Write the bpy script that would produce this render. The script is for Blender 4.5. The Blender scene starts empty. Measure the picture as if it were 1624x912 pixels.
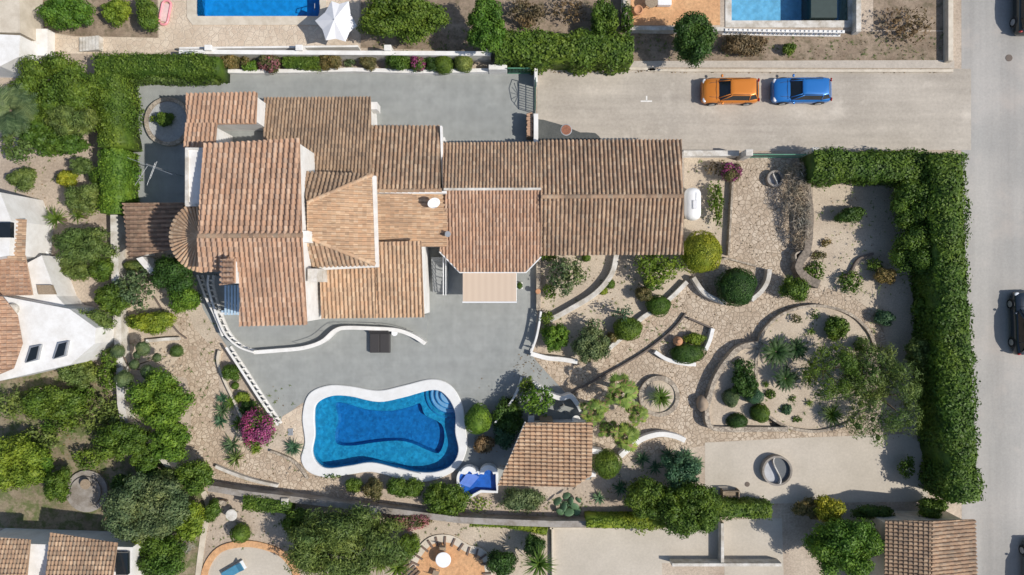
import bpy, bmesh, math, random
import numpy as np
from mathutils import Vector, Matrix, noise
from mathutils.geometry import tessellate_polygon
R = math.radians
random.seed(7)
scene = bpy.context.scene
COL = scene.collection

# ------------------------------------------------------------------ camera, sky, sun, exposure
CAMH = 50.0; SC = 22.0; CX = 812.0; CY = 456.0
cam = bpy.data.objects.new('camera', bpy.data.cameras.new('camera'))
COL.objects.link(cam); scene.camera = cam
cam.location = (0, 0, CAMH); cam.rotation_euler = (0, 0, 0)
cam.data.sensor_fit = 'HORIZONTAL'; cam.data.sensor_width = 36
cam.data.lens = 36 * CAMH / (1624 / SC)
cam.data.clip_start = 0.5; cam.data.clip_end = 3000
SUN_EL = R(48); SHX, SHY = -1.0, 0.28            # the way shadows fall on the ground
w = bpy.data.worlds.new('World'); scene.world = w; w.use_nodes = True
nt = w.node_tree; nt.nodes.clear()
sky = nt.nodes.new('ShaderNodeTexSky'); sky.sky_type = 'NISHITA'; sky.sun_disc = False
sky.sun_elevation = SUN_EL; sky.sun_rotation = math.atan2(-SHX, -SHY)
bg = nt.nodes.new('ShaderNodeBackground'); bg.inputs[1].default_value = 0.105
wo = nt.nodes.new('ShaderNodeOutputWorld')
nt.links.new(sky.outputs[0], bg.inputs[0]); nt.links.new(bg.outputs[0], wo.inputs[0])
sl = bpy.data.lights.new('sun', 'SUN'); sl.energy = 3.6; sl.angle = R(0.6); sl.color = (1.0, 0.95, 0.87)
so = bpy.data.objects.new('sun', sl); COL.objects.link(so)
shd = Vector((SHX, SHY, 0)).normalized() * math.cos(SUN_EL) - Vector((0, 0, math.sin(SUN_EL)))
so.rotation_euler = shd.to_track_quat('-Z', 'Y').to_euler(); so.location = (40, -10, 60)
scene.view_settings.view_transform = 'Standard'; scene.view_settings.look = 'None'
scene.view_settings.exposure = 0.22; scene.view_settings.gamma = 1.0
scene.view_settings.use_curve_mapping = False
scene.render.engine = 'CYCLES'
scene.cycles.transparent_max_bounces = 12; scene.cycles.max_bounces = 6

# ------------------------------------------------------------------ helpers
def P(x, y, h=0.0):
    k = (CAMH - h) / CAMH / SC
    return Vector(((x - CX) * k, (CY - y) * k, h))
def W2(pts, h=0.0): return [tuple(P(x, y, h)[:2]) for x, y in pts]
def px(n, h=0.0): return n / SC * (CAMH - h) / CAMH
def spline(pts, sub=6, closed=False):
    n = len(pts); out = []
    rng = n if closed else n - 1
    for i in range(rng):
        if closed: p0, p1, p2, p3 = pts[i-1], pts[i], pts[(i+1) % n], pts[(i+2) % n]
        else: p0, p1, p2, p3 = pts[max(i-1, 0)], pts[i], pts[i+1], pts[min(i+2, n-1)]
        for k in range(sub):
            t = k / sub
            out.append(tuple(0.5 * ((2*b) + (-a+c)*t + (2*a-5*b+4*c-d)*t*t + (-a+3*b-3*c+d)*t**3) for a, b, c, d in zip(p0, p1, p2, p3)))
    if not closed: out.append(tuple(pts[-1]))
    return out
def densify(pts, step=0.25, closed=False):
    out = []; n = len(pts)
    for i in range(n if closed else n - 1):
        a = Vector(pts[i]); b = Vector(pts[(i+1) % n]); m = max(1, int((b-a).length/step))
        for k in range(m): out.append(tuple(a.lerp(b, k/m)))
    if not closed: out.append(tuple(pts[-1]))
    return out

ORG = {}
def empty(name, loc, label, cat, group=None, kind=None):
    o = bpy.data.objects.new(name, None); COL.objects.link(o); o.location = loc
    o.empty_display_size = 0.2
    ORG[o.name] = Vector(loc); tag(o, label, cat, group, kind); return o
def tag(o, label=None, cat=None, group=None, kind=None):
    if label: o['label'] = label
    if cat: o['category'] = cat
    if group: o['group'] = group
    if kind: o['kind'] = kind
    return o
def link_mesh(name, me, parent=None, org=None):
    o = bpy.data.objects.new(name, me); COL.objects.link(o)
    if parent is not None:
        o.parent = parent; base = ORG[parent.name]
    else:
        base = Vector(org) if org is not None else Vector((0, 0, 0)); o.location = base
    ORG[o.name] = base
    if base.length > 0: me.transform(Matrix.Translation(-base))
    return o
class MB:
    def __init__(s): s.v = []; s.f = []
    def add(s, vs, fs):
        n = len(s.v); s.v += [tuple(v) for v in vs]; s.f += [tuple(i+n for i in f) for f in fs]; return s
    def box(s, c, d, rz=0.0, rx=0.0, ry=0.0, taper=1.0):
        m = Matrix.Rotation(rz, 3, 'Z') @ Matrix.Rotation(ry, 3, 'Y') @ Matrix.Rotation(rx, 3, 'X'); c = Vector(c)
        vs = []
        for z in (-.5, .5):
            t = taper if z > 0 else 1
            for x, y in ((-.5, -.5), (.5, -.5), (.5, .5), (-.5, .5)): vs.append(c + m @ Vector((x*d[0]*t, y*d[1]*t, z*d[2])))
        return s.add(vs, [(3,2,1,0), (4,5,6,7), (0,1,5,4), (1,2,6,5), (2,3,7,6), (3,0,4,7)])
    def prism(s, poly, z0, z1, top=None):
        a = sum(poly[i-1][0]*poly[i][1]-poly[i][0]*poly[i-1][1] for i in range(len(poly)))
        if a < 0:
            poly = poly[::-1]
            if top is not None: top = top[::-1]
        n = len(poly)
        zt = top if top is not None else [z1]*n
        tri = tessellate_polygon([[Vector((x, y, 0)) for x, y in poly]])
        vs = [(x, y, z0) for x, y in poly] + [(x, y, z) for (x, y), z in zip(poly, zt)]
        fs = [(i, (i+1) % n, n+(i+1) % n, n+i) for i in range(n)]
        for t in tri:
            a, b, c = [Vector(poly[i]) for i in t]
            if (b-a).cross(c-a) < 0: t = t[::-1]
            fs.append(tuple(n+i for i in t)); fs.append(tuple(t[::-1]))
        return s.add(vs, fs)
    def tube(s, pts, r, n=8, cap=True):
        pts = [Vector(p) for p in pts]; rs = r if isinstance(r, (list, tuple)) else [r]*len(pts)
        vs = []; prev = None
        for i, p in enumerate(pts):
            d = (pts[min(i+1, len(pts)-1)] - pts[max(i-1, 0)]).normalized()
            u = prev if prev is not None else (Vector((0, 0, 1)) if abs(d.z) < .9 else Vector((1, 0, 0)))
            u = (u - d*u.dot(d)); u = u.normalized() if u.length > 1e-6 else d.orthogonal().normalized()
            prev = u; v = d.cross(u)
            for k in range(n):
                a = 2*math.pi*k/n; vs.append(p + (u*math.cos(a)+v*math.sin(a))*rs[i])
        m = len(pts); fs = []
        for i in range(m-1):
            for k in range(n): fs.append((i*n+k, i*n+(k+1) % n, (i+1)*n+(k+1) % n, (i+1)*n+k))
        if cap: fs += [tuple(range(n))[::-1], tuple((m-1)*n+k for k in range(n))]
        return s.add(vs, fs)
    def lathe(s, c, prof, n=16, sx=1, sy=1):
        vs = []; fs = []; c = Vector(c)
        for r, z in prof:
            for k in range(n):
                a = 2*math.pi*k/n; vs.append((c.x+r*sx*math.cos(a), c.y+r*sy*math.sin(a), c.z+z))
        for i in range(len(prof)-1):
            for k in range(n): fs.append((i*n+k, i*n+(k+1) % n, (i+1)*n+(k+1) % n, (i+1)*n+k))
        fs += [tuple(range(n))[::-1], tuple((len(prof)-1)*n+k for k in range(n))]
        return s.add(vs, fs)
    def ribbon(s, path, wd, z0, z1, closed=False, wob=0.0):
        # a wall of width wd along a ground path, z0..z1
        pts = [Vector(p[:2]) for p in path]; n = len(pts); L = []; Rr = []
        for i, p in enumerate(pts):
            a = pts[i-1] if (closed or i > 0) else p; b = pts[(i+1) % n] if (closed or i < n-1) else p
            d = (b-a).normalized(); nn = Vector((-d.y, d.x))
            ww = wd/2*(1+wob*(noise.noise(Vector((p.x*1.3, p.y*1.3, 3)))))
            L.append(p+nn*ww); Rr.append(p-nn*ww)
        vs = []
        for i in range(n):
            dz = wob*0.25*noise.noise(Vector((pts[i].x, pts[i].y, 9))) if wob else 0
            vs += [(*L[i], z0), (*Rr[i], z0), (*Rr[i], z1+dz), (*L[i], z1+dz)]
        fs = []
        for i in range(n if closed else n-1):
            a = 4*i; b = 4*((i+1) % n)
            fs += [(a+1, b+1, b+2, a+2), (b, a, a+3, b+3), (a+3, a+2, b+2, b+3), (a, b, b+1, a+1)]
        if not closed: fs += [(0, 1, 2, 3), (4*n-1, 4*n-2, 4*n-3, 4*n-4)]
        return s.add(vs, fs)
    def blob(s, c, r, sub=2, amp=0.12, seed=0, freq=1.0):
        bm = bmesh.new(); bmesh.ops.create_icosphere(bm, subdivisions=sub, radius=1.0)
        vs = []
        for v in bm.verts:
            q = v.co * (1 + amp*noise.noise(v.co*1.7*freq + Vector((seed*3.1, seed, 0))))
            vs.append((c[0]+q.x*r[0], c[1]+q.y*r[1], c[2]+q.z*r[2]))
        bm.verts.index_update()
        fs = [tuple(v.index for v in f.verts) for f in bm.faces]; bm.free()
        return s.add(vs, fs)
    def build(s, name, mat, parent=None, org=None, smooth=False, bevel=0.0):
        me = bpy.data.meshes.new(name); me.from_pydata(s.v, [], s.f)
        if mat: me.materials.append(mat)
        if smooth: me.polygons.foreach_set('use_smooth', [True]*len(me.polygons))
        o = link_mesh(name, me, parent, org)
        if bevel:
            b = o.modifiers.new('bevel', 'BEVEL'); b.width = bevel; b.segments = 2; b.limit_method = 'ANGLE'; b.angle_limit = R(40)
        return o
def sheet(name, poly, z, mat, holes=(), label=None):
    loops = [[Vector((x, y, 0)) for x, y in poly]] + [[Vector((x, y, 0)) for x, y in h] for h in holes]
    flat = [v for l in loops for v in l]
    tri = tessellate_polygon(loops); fs = []
    for t in tri:
        a, b, c = [flat[i] for i in t]
        fs.append(tuple(t) if (b-a).cross(c-a).z > 0 else tuple(t[::-1]))
    me = bpy.data.meshes.new(name); me.from_pydata([(v.x, v.y, z) for v in flat], [], fs)
    me.materials.append(mat)
    o = bpy.data.objects.new(name, me); COL.objects.link(o); o['kind'] = 'structure'
    if label: o['label'] = label
    return o

# ------------------------------------------------------------------ materials
class NT:
    def __init__(s, name):
        s.m = bpy.data.materials.new(name); s.m.use_nodes = True; s.t = s.m.node_tree
        s.b = s.t.nodes['Principled BSDF']; s.out = s.t.nodes['Material Output']
        s.tc = s.t.nodes.new('ShaderNodeTexCoord'); s.co = s.tc.outputs['Object']
        g = s.t.nodes.new('ShaderNodeNewGeometry'); s.geo = g; s.pos = g.outputs['Position']
    def n(s, t, **kw):
        o = s.t.nodes.new(t)
        for k, v in kw.items():
            if k in o.inputs: 
                if hasattr(v, 'is_output') or isinstance(v, bpy.types.NodeSocket): s.t.links.new(v, o.inputs[k])
                else: o.inputs[k].default_value = v
            else: setattr(o, k, v)
        return o
    def noise(s, scale, detail=4, rough=.6, co=None):
        return s.n('ShaderNodeTexNoise', Vector=co or s.pos, Scale=scale, Detail=detail, Roughness=rough).outputs[0]
    def ramp(s, fac, stops):
        r = s.t.nodes.new('ShaderNodeValToRGB'); s.t.links.new(fac, r.inputs[0]); e = r.color_ramp.elements
        while len(e) < len(stops): e.new(.5)
        for el, (p, c) in zip(e, stops): el.position = p; el.color = (*c, 1) if len(c) == 3 else c
        return r.outputs[0]
    def mix(s, f, a, b, mode='MIX'):
        m = s.t.nodes.new('ShaderNodeMix'); m.data_type = 'RGBA'; m.blend_type = mode
        for sock, v in ((m.inputs[0], f), (m.inputs[6], a), (m.inputs[7], b)):
            if isinstance(v, bpy.types.NodeSocket): s.t.links.new(v, sock)
            else: sock.default_value = v if not isinstance(v, (tuple, list)) else ((*v, 1) if len(v) == 3 else v)
        return m.outputs[2]
    def math(s, op, a, b=0.0):
        m = s.t.nodes.new('ShaderNodeMath'); m.operation = op
        for sock, v in ((m.inputs[0], a), (m.inputs[1], b)):
            if isinstance(v, bpy.types.NodeSocket): s.t.links.new(v, sock)
            else: sock.default_value = v
        return m.outputs[0]
    def color(s, c):
        if isinstance(c, bpy.types.NodeSocket): s.t.links.new(c, s.b.inputs['Base Color'])
        else: s.b.inputs['Base Color'].default_value = (*c, 1)
    def set(s, **kw):
        for k, v in kw.items(): s.b.inputs[k.replace('_', ' ')].default_value = v
    def bump(s, h, strength=.3, dist=.02):
        b = s.n('ShaderNodeBump', Strength=strength, Distance=dist); s.t.links.new(h, b.inputs['Height'])
        s.t.links.new(b.outputs[0], s.b.inputs['Normal'])
def sc(c, k): return tuple(min(1, x*k) for x in c)
def streaks(m, c, sx, sy, lo=.90, hi=1.05):
    mp = m.n('ShaderNodeMapping', Vector=m.pos); mp.inputs['Scale'].default_value = (sx, sy, 1)
    return m.mix(1.0, c, m.ramp(m.noise(1.0, 6, .6, mp.outputs[0]), [(.35, (lo, lo, lo)), (.65, (hi, hi, hi))]), 'MULTIPLY')
def simple(name, c, rough=.6, metal=0.0, var=.12, scale=3.0, **kw):
    m = NT(name); m.color(m.ramp(m.noise(scale, 5), [(.3, sc(c, 1-var)), (.7, sc(c, 1+var))]))
    m.set(Roughness=rough, Metallic=metal, **kw); return m.m
def ground_mat(name, c1, c2, big=.35, fine=9.0, spots=None, bumpd=.02, con=1.0, st=None):
    m = NT(name)
    a = m.ramp(m.noise(big, 6, .62), [(.32, c1), (.68, c2)])
    f = m.ramp(m.noise(fine, 6, .75), [(.3, (1-.34*con,)*3), (.7, (1+.2*con,)*3)])
    c = m.mix(1.0, a, f, 'MULTIPLY')
    v = m.n('ShaderNodeTexVoronoi', Vector=m.pos, Scale=7.0)
    vr = m.ramp(v.outputs['Color'], [(0.0, (.8, .8, .8)), (1.0, (1.13, 1.13, 1.13))])
    c = m.mix(.3*con, c, vr, 'MULTIPLY')
    if spots:
        k = m.ramp(m.noise(spots[1], 7, .7), [(spots[2], (0, 0, 0)), (spots[2]+.12, (1, 1, 1))])
        c = m.mix(m.math('MULTIPLY', k, spots[3]), c, spots[0])
    if st: c = streaks(m, c, *st)
    m.color(c); m.set(Roughness=.95); m.bump(m.noise(fine*2, 5, .8), .6, bumpd); return m.m
M = {}
M['ground'] = ground_mat('sandy_ground', (.38, .30, .23), (.55, .46, .365), .3, 7, ((.22, .165, .12), .7, .58, .6))
M['bedsand'] = ground_mat('pale_gravel', (.46, .375, .285), (.58, .49, .38), .5, 10, ((.30, .24, .18), 1.1, .66, .5))
M['dirt'] = ground_mat('brown_earth', (.20, .145, .10), (.36, .28, .205), .6, 5, ((.09, .08, .04), 1.6, .5, .6))
M['lane'] = ground_mat('worn_lane', (.39, .345, .29), (.51, .455, .385), .22, 5, ((.60, .54, .46), .5, .56, .5), .006, .45, (.06, .9, .86, 1.06))
M['road'] = ground_mat('asphalt', (.33, .32, .30), (.45, .42, .385), .12, 6, ((.50, .44, .39), .18, .52, .5), .006, .35, (.55, .03, .84, 1.06))
M['pad'] = ground_mat('concrete_pad', (.45, .40, .33), (.55, .49, .41), .3, 6, ((.36, .31, .25), .5, .6, .4), .004, .35)
M['patio_orange'] = ground_mat('orange_paving', (.58, .31, .15), (.66, .39, .20), .6, 4)
def terrace_mat():
    m = NT('grey_stamped_terrace')
    base = m.ramp(m.noise(.25, 5, .6), [(.3, (.292, .302, .290)), (.7, (.352, .358, .340))])
    mp = m.n('ShaderNodeMapping', Vector=m.pos); mp.inputs['Scale'].default_value = (1, 1, 1); mp.inputs['Rotation'].default_value = (0, 0, R(90))
    b = m.n('ShaderNodeTexBrick', Vector=mp.outputs[0], Scale=3.2, Color1=(1, 1, 1, 1), Color2=(.93, .94, .94, 1), Mortar=(.80, .81, .81, 1))
    b.inputs['Mortar Size'].default_value = .035; b.inputs['Brick Width'].default_value = .7
    c = m.mix(1.0, base, b.outputs[0], 'MULTIPLY')
    st = m.ramp(m.noise(1.3, 7, .7), [(.35, (.88, .88, .88)), (.6, (1.03, 1.03, 1.03))])
    c = m.mix(1.0, c, st, 'MULTIPLY')
    c = streaks(m, c, .12, 1.6, .95, 1.03); c = streaks(m, c, 1.8, .10, .955, 1.03)
    sp = m.ramp(m.noise(.8, 8, .75), [(.60, (0, 0, 0)), (.72, (1, 1, 1))]); c = m.mix(m.math('MULTIPLY', sp, .30), c, (.235, .225, .20))
    m.color(c); m.set(Roughness=.75); m.bump(b.outputs['Fac'], .25, -.01); return m.m
M['terrace'] = terrace_mat()
def paving_mat(name, c1, c2, joint, scale, jw=.06, seed=0.0):
    m = NT(name)
    wn = m.n('ShaderNodeTexNoise', Vector=m.pos, Scale=1.6, Detail=3)
    wv = m.n('ShaderNodeVectorMath', operation='SCALE'); m.t.links.new(wn.outputs['Color'], wv.inputs[0]); wv.inputs['Scale'].default_value = .22
    add = m.n('ShaderNodeVectorMath', operation='ADD'); m.t.links.new(m.pos, add.inputs[0]); m.t.links.new(wv.outputs[0], add.inputs[1])
    fl = m.n('ShaderNodeMapping', Vector=add.outputs[0]); fl.inputs['Location'].default_value = (seed, seed*.7, 0); fl.inputs['Scale'].default_value = (1, 1, 0)
    v = m.n('ShaderNodeTexVoronoi', Vector=fl.outputs[0], Scale=scale)
    e = m.n('ShaderNodeTexVoronoi', Vector=fl.outputs[0], Scale=scale, feature='DISTANCE_TO_EDGE')
    stone = m.ramp(v.outputs['Color'], [(.1, c1), (.9, c2)])
    stone = m.mix(1.0, stone, m.ramp(m.noise(12, 6, .7), [(.3, (.78, .78, .78)), (.7, (1.15, 1.15, 1.15))]), 'MULTIPLY')
    stone = m.mix(1.0, stone, m.ramp(m.noise(.45, 5, .6), [(.3, (.80, .76, .72)), (.65, (1.05, 1.05, 1.05))]), 'MULTIPLY')
    k = m.ramp(e.outputs['Distance'], [(jw*.45, (1, 1, 1)), (jw, (0, 0, 0))])
    m.color(m.mix(k, stone, joint)); m.set(Roughness=.9)
    h = m.ramp(e.outputs['Distance'], [(jw*.3, (0, 0, 0)), (jw*1.5, (1, 1, 1))]); m.bump(h, .8, .02); return m.m
M['crazy'] = paving_mat('crazy_stone_paving', (.44, .34, .25), (.60, .50, .385), (.335, .26, .185), 3.5, .075)
M['crazy2'] = paving_mat('driveway_stone_paving', (.45, .36, .27), (.58, .49, .385), (.30, .235, .17), 3.4, .08, 4.0)
M['deckstone'] = paving_mat('cream_deck_paving', (.60, .49, .38), (.68, .58, .46), (.54, .45, .35), 2.6, .04)
def stone_wall():
    m = NT('rubble_stone'); v = m.n('ShaderNodeTexVoronoi', Vector=m.pos, Scale=4.0)
    c = m.ramp(v.outputs['Color'], [(.1, (.27, .22, .17)), (.9, (.50, .43, .34))])
    e = m.n('ShaderNodeTexVoronoi', Vector=m.pos, Scale=4.0, feature='DISTANCE_TO_EDGE')
    k = m.ramp(e.outputs['Distance'], [(.02, (1, 1, 1)), (.07, (0, 0, 0))])
    m.color(m.mix(k, c, (.20, .165, .13))); m.set(Roughness=.95); m.bump(m.noise(8, 5), .7, .04); return m.m
M['stone'] = stone_wall()
M['stone_dark'] = simple('dark_dry_stone', (.20, .165, .13), .95, var=.45, scale=6)
def stucco(name, c, dirt=.25):
    m = NT(name); d = m.ramp(m.noise(1.1, 7, .72), [(.38, (1-dirt, 1-dirt*1.1, 1-dirt*1.25)), (.6, (1, 1, 1))])
    m.color(m.mix(1.0, c, d, 'MULTIPLY')); m.set(Roughness=.85); m.bump(m.noise(25, 4), .3, .01); return m.m
M['white'] = stucco('white_stucco', (.78, .765, .74), .14)
M['white_old'] = stucco('weathered_white_wall', (.66, .63, .58), .38)
M['coping'] = stucco('white_pool_coping', (.71, .71, .70), .08)
M['greywall'] = stucco('grey_wall', (.34, .31, .28), .4)
M['darkedge'] = simple('dark_edging_stone', (.15, .12, .10), .95, scale=5)
M['cream'] = stucco('cream_wall', (.62, .55, .45), .2)
def tile_mat(name, cols, stain=.35):
    m = NT(name); rnd = m.geo.outputs['Random Per Island']
    st = [(i/(len(cols)-1), c) for i, c in enumerate(cols)]
    c = m.ramp(rnd, st)
    big = m.ramp(m.noise(.55, 6, .65), [(.32, (1-stain, 1-stain, 1-stain*.95)), (.62, (1.05, 1.05, 1.05))])
    c = m.mix(1.0, c, big, 'MULTIPLY')
    c = m.mix(1.0, c, (.94, .915, .84, 1), 'MULTIPLY')
    lich = m.ramp(m.noise(5, 7, .75), [(.56, (0, 0, 0)), (.70, (1, 1, 1))])
    c = m.mix(m.math('MULTIPLY', lich, .55), c, (.16, .13, .105))
    pale = m.ramp(m.noise(7.5, 6, .7), [(.60, (0, 0, 0)), (.74, (1, 1, 1))])
    c = m.mix(m.math('MULTIPLY', pale, .45), c, (.55, .45, .36))
    m.color(c); m.set(Roughness=.88); m.bump(m.noise(30, 4), .3, .006); return m.m
M['tile_a'] = tile_mat('pink_clay_tiles', [(.43, .26, .18), (.52, .33, .235), (.37, .235, .17), (.56, .38, .28), (.48, .29, .20), (.41, .28, .215), (.60, .43, .33)], .15)
M['tile_b'] = tile_mat('weathered_clay_tiles', [(.37, .24, .165), (.47, .32, .225), (.29, .20, .145), (.53, .38, .27), (.40, .26, .175), (.33, .25, .19), (.56, .42, .31)], .28)
M['tile_c'] = tile_mat('shaded_mossy_tiles', [(.32, .215, .15), (.40, .28, .195), (.25, .18, .135), (.44, .32, .23), (.35, .235, .16)], .34)  # mossy, plus the dimness of slopes turned from the sun, put into colour
M['tile_d'] = tile_mat('sunbleached_clay_tiles', [(.52, .34, .225), (.60, .42, .29), (.43, .29, .20), (.66, .49, .35), (.50, .33, .22), (.62, .40, .26)], .2)
M['tile_e'] = tile_mat('brown_clay_tiles', [(.27, .17, .12), (.36, .235, .17), (.21, .145, .105), (.42, .29, .21)], .35)  # darker brown tile mix
def leaf_mat(name, dark, light, accent=None, acc=.12, rough=.55, trans=.28):
    m = NT(name); rnd = m.geo.outputs['Random Per Island']
    dark = tuple(a*1.35 for a in dark); light = tuple(min(.8, a*1.12) for a in light)
    c = m.ramp(rnd, [(0, dark), (.5, tuple((a+b)/2 for a, b in zip(dark, light))), (1, light)])
    oi = m.n('ShaderNodeObjectInfo')
    ov = m.ramp(oi.outputs['Random'], [(0, (.82, .9, .85)), (1, (1.15, 1.08, 1.0))])
    c = m.mix(1.0, c, ov, 'MULTIPLY')
    cl = m.ramp(m.noise(1.4, 3), [(.35, (.66, .72, .70)), (.65, (1.2, 1.15, 1.05))])
    c = m.mix(1.0, c, cl, 'MULTIPLY')
    lo = m.ramp(m.noise(.45, 4, .6), [(.36, (.80, .90, .9)), (.5, (1, 1, 1)), (.68, (1.28, 1.14, .95))])
    c = m.mix(1.0, c, lo, 'MULTIPLY')
    if accent:
        k = m.ramp(m.math('FRACT', m.math('MULTIPLY', rnd, 37.0)), [(1-acc, (0, 0, 0)), (1-acc+.01, (1, 1, 1))]); c = m.mix(k, c, accent)
    m.color(c); m.set(Roughness=rough); m.b.inputs['Specular IOR Level'].default_value = .3
    tr = m.n('ShaderNodeBsdfTranslucent'); m.t.links.new(c, tr.inputs[0])
    mx = m.n('ShaderNodeMixShader'); mx.inputs[0].default_value = trans
    m.t.links.new(m.b.outputs[0], mx.inputs[1]); m.t.links.new(tr.outputs[0], mx.inputs[2]); m.t.links.new(mx.outputs[0], m.out.inputs[0])
    return m.m
LEAF = {
 'dark': leaf_mat('dark_green_leaves', (.028, .060, .014), (.075, .15, .03)),
 'mid': leaf_mat('mid_green_leaves', (.048, .090, .013), (.145, .225, .034)),
 'bright': leaf_mat('bright_green_leaves', (.052, .115, .014), (.155, .265, .036)),
 'lime': leaf_mat('yellow_green_leaves', (.10, .15, .015), (.28, .35, .045)),
 'olive': leaf_mat('olive_leaves', (.07, .105, .025), (.21, .27, .08)),
 'grey': leaf_mat('grey_green_leaves', (.055, .09, .04), (.17, .225, .11)),
 'blue': leaf_mat('blue_green_leaves', (.035, .085, .045), (.13, .23, .13)),
 'yellow': leaf_mat('golden_leaves', (.17, .19, .015), (.46, .43, .045)),
 'brown': leaf_mat('dry_brown_leaves', (.10, .065, .035), (.30, .20, .12)),
 'autumn': leaf_mat('mixed_dry_leaves', (.07, .075, .025), (.24, .19, .09)),
 'cycad': leaf_mat('dark_cycad_fronds', (.018, .042, .012), (.055, .115, .03)),
 'palm': leaf_mat('fan_palm_leaves', (.085, .135, .022), (.30, .38, .08), (.30, .19, .10), .10),
 'flower': leaf_mat('magenta_blossom', (.22, .03, .11), (.46, .10, .28), None, trans=.2),
 'pinkflower': leaf_mat('dusty_pink_blossom', (.22, .06, .09), (.42, .18, .20)),
 'twig': leaf_mat('bare_twigs', (.14, .125, .11), (.36, .33, .30), trans=0.0),
}
M['trunk'] = simple('tree_bark', (.17, .125, .09), .95, var=.35, scale=9)
M['metal_white'] = simple('white_enamel', (.80, .80, .80), .35, var=.03)
M['gate'] = simple('dark_green_iron', (.03, .10, .07), .5)
M['green_mesh'] = simple('green_netting', (.10, .28, .18), .7)
M['iron'] = simple('dark_iron', (.05, .05, .055), .5)
M['galv'] = simple('galvanised_metal', (.42, .43, .44), .45, .5)
M['terracotta'] = simple('terracotta', (.50, .25, .13), .8)
M['rattan'] = simple('dark_rattan', (.040, .036, .036), .6, scale=40, var=.4)
M['awning'] = simple('beige_awning_canvas', (.56, .44, .34), .85, var=.05)
M['canvas'] = simple('white_canvas', (.78, .77, .78), .8, var=.04)
M['rubber'] = simple('tyre_rubber', (.02, .02, .02), .85)
M['glass'] = simple('dark_window_glass', (.015, .02, .025), .06)
M['wood'] = simple('weathered_wood', (.30, .23, .16), .85, var=.25, scale=12)
M['shaded_white'] = simple('blue_shaded_white_paint', (.42, .55, .66), .5)  # white beams with their bluish shade put into the colour
M['stepgrey'] = simple('grey_painted_step', (.26, .27, .27), .7)
def awn():
    m = NT('striped_awning_canvas'); wv = m.n('ShaderNodeTexWave', Vector=m.pos, Scale=.7); wv.bands_direction = 'X'
    m.color(m.ramp(wv.outputs[0], [(.0, (.54, .42, .32)), (1, (.57, .45, .345))])); m.set(Roughness=.85); return m.m
M['awning'] = awn()
# ------------------------------------------------------------------ ground, roads, paths
pool_out = spline([(490, 625), (520, 611), (555, 612), (600, 619), (640, 611), (685, 601), (715, 611), (733, 640), (739, 680), (741, 710), (728, 740), (700, 757), (668, 764), (630, 758), (590, 748), (555, 752), (520, 757), (490, 748), (478, 728), (484, 700), (480, 660)], 5, True)
pool_in = spline([(503, 640), (525, 628), (555, 628), (600, 637), (640, 630), (688, 618), (710, 630), (722, 655), (722, 685), (727, 715), (715, 738), (690, 748), (660, 748), (630, 742), (590, 733), (555, 738), (520, 742), (503, 733), (496, 715), (500, 690), (499, 660)], 5, True)
pool_deep = spline([(528, 643), (545, 643), (575, 652), (615, 655), (648, 648), (664, 643), (672, 662), (698, 676), (703, 700), (695, 722), (680, 720), (650, 707), (625, 703), (590, 706), (555, 711), (530, 708), (527, 690), (532, 668)], 4, True)
nwpool = [(311, -60), (311, 20), (313, 26), (505, 26), (507, 20), (507, -60)]
nepool = [(1160, -60), (1160, 33), (1345, 33), (1345, -60)]
big = [(-300, -260), (300, -260), (300, 260), (-300, 260)]
sheet('ground', big, 0.0, M['ground'], [W2(pool_in), W2(nwpool), W2(nepool)])
g = sheet('road', [(P(1528, 0).x, -260), (300, -260), (300, 260), (P(1522, 0).x, 260)], .004, M['road'])
sheet('dark_lane_patch', W2([(853, 189), (862, 190), (880, 195), (893, 199), (908, 205), (920, 210), (932, 210), (944, 211), (950, 216), (955, 226), (853, 230)]), .013, ground_mat('dark_grey_patch', (.075, .08, .078), (.105, .11, .105), 1, 9, None, .006, .8))  # ragged dark grey patch on the lane
sheet('lane', W2([(852, 109), (1540, 109), (1540, 238), (1300, 238), (1084, 241), (1084, 300), (852, 300)]), .008, M['lane'])
terr = [(200, 146), (214, 128), (343, 126), (350, 113), (850, 113), (850, 400), (852, 490), (848, 530), (842, 560), (850, 572), (905, 632), (940, 660), (938, 760), (880, 768), (790, 768), (735, 752)]
mid = [((a[0]*.55+b[0]*.45), (a[1]*.55+b[1]*.45)) for a, b in zip(pool_out, pool_in)]
# follow the coping from lower right round the top to the left
seg = mid[52:0:-1]
seg = [p for p in mid[5:52]][::-1] + mid[0:5][::-1]
terr += seg + [(478, 640), (462, 652), (448, 660), (442, 676), (400, 612), (359, 548), (345, 528), (322, 490), (305, 430), (285, 398), (204, 400), (200, 325)]
sheet('terrace', W2(terr), .012, M['terrace'])
sheet('pool_side_paving', W2(spline([(447, 662), (462, 652), (480, 643)], 3) + [(489, 660), (488, 700), (482, 730), (470, 735), (452, 700)]), .008, M['deckstone'])
sheet('garden_path', W2([(205, 415), (262, 440), (300, 470), (325, 520), (357, 550), (345, 590), (352, 640), (358, 690), (440, 720), (482, 735), (495, 752), (540, 765), (640, 800), (730, 806), (728, 822), (600, 806), (450, 790), (340, 772), (320, 740), (300, 710), (305, 640), (296, 600), (250, 590), (200, 560), (186, 540), (186, 420)]), .004, M['crazy'])
sheet('gravel_bed', W2([(200, 418), (232, 440), (270, 480), (287, 530), (200, 540)]), .008, M['bedsand'])
sheet('gravel_bed', W2([(262, 440), (306, 440), (345, 530), (330, 545), (308, 520), (290, 480)]), .008, M['bedsand'])
sheet('gravel_bed', W2([(200, 547), (280, 537), (296, 556), (260, 590), (240, 600), (200, 590)]), .008, M['bedsand'])
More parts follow.
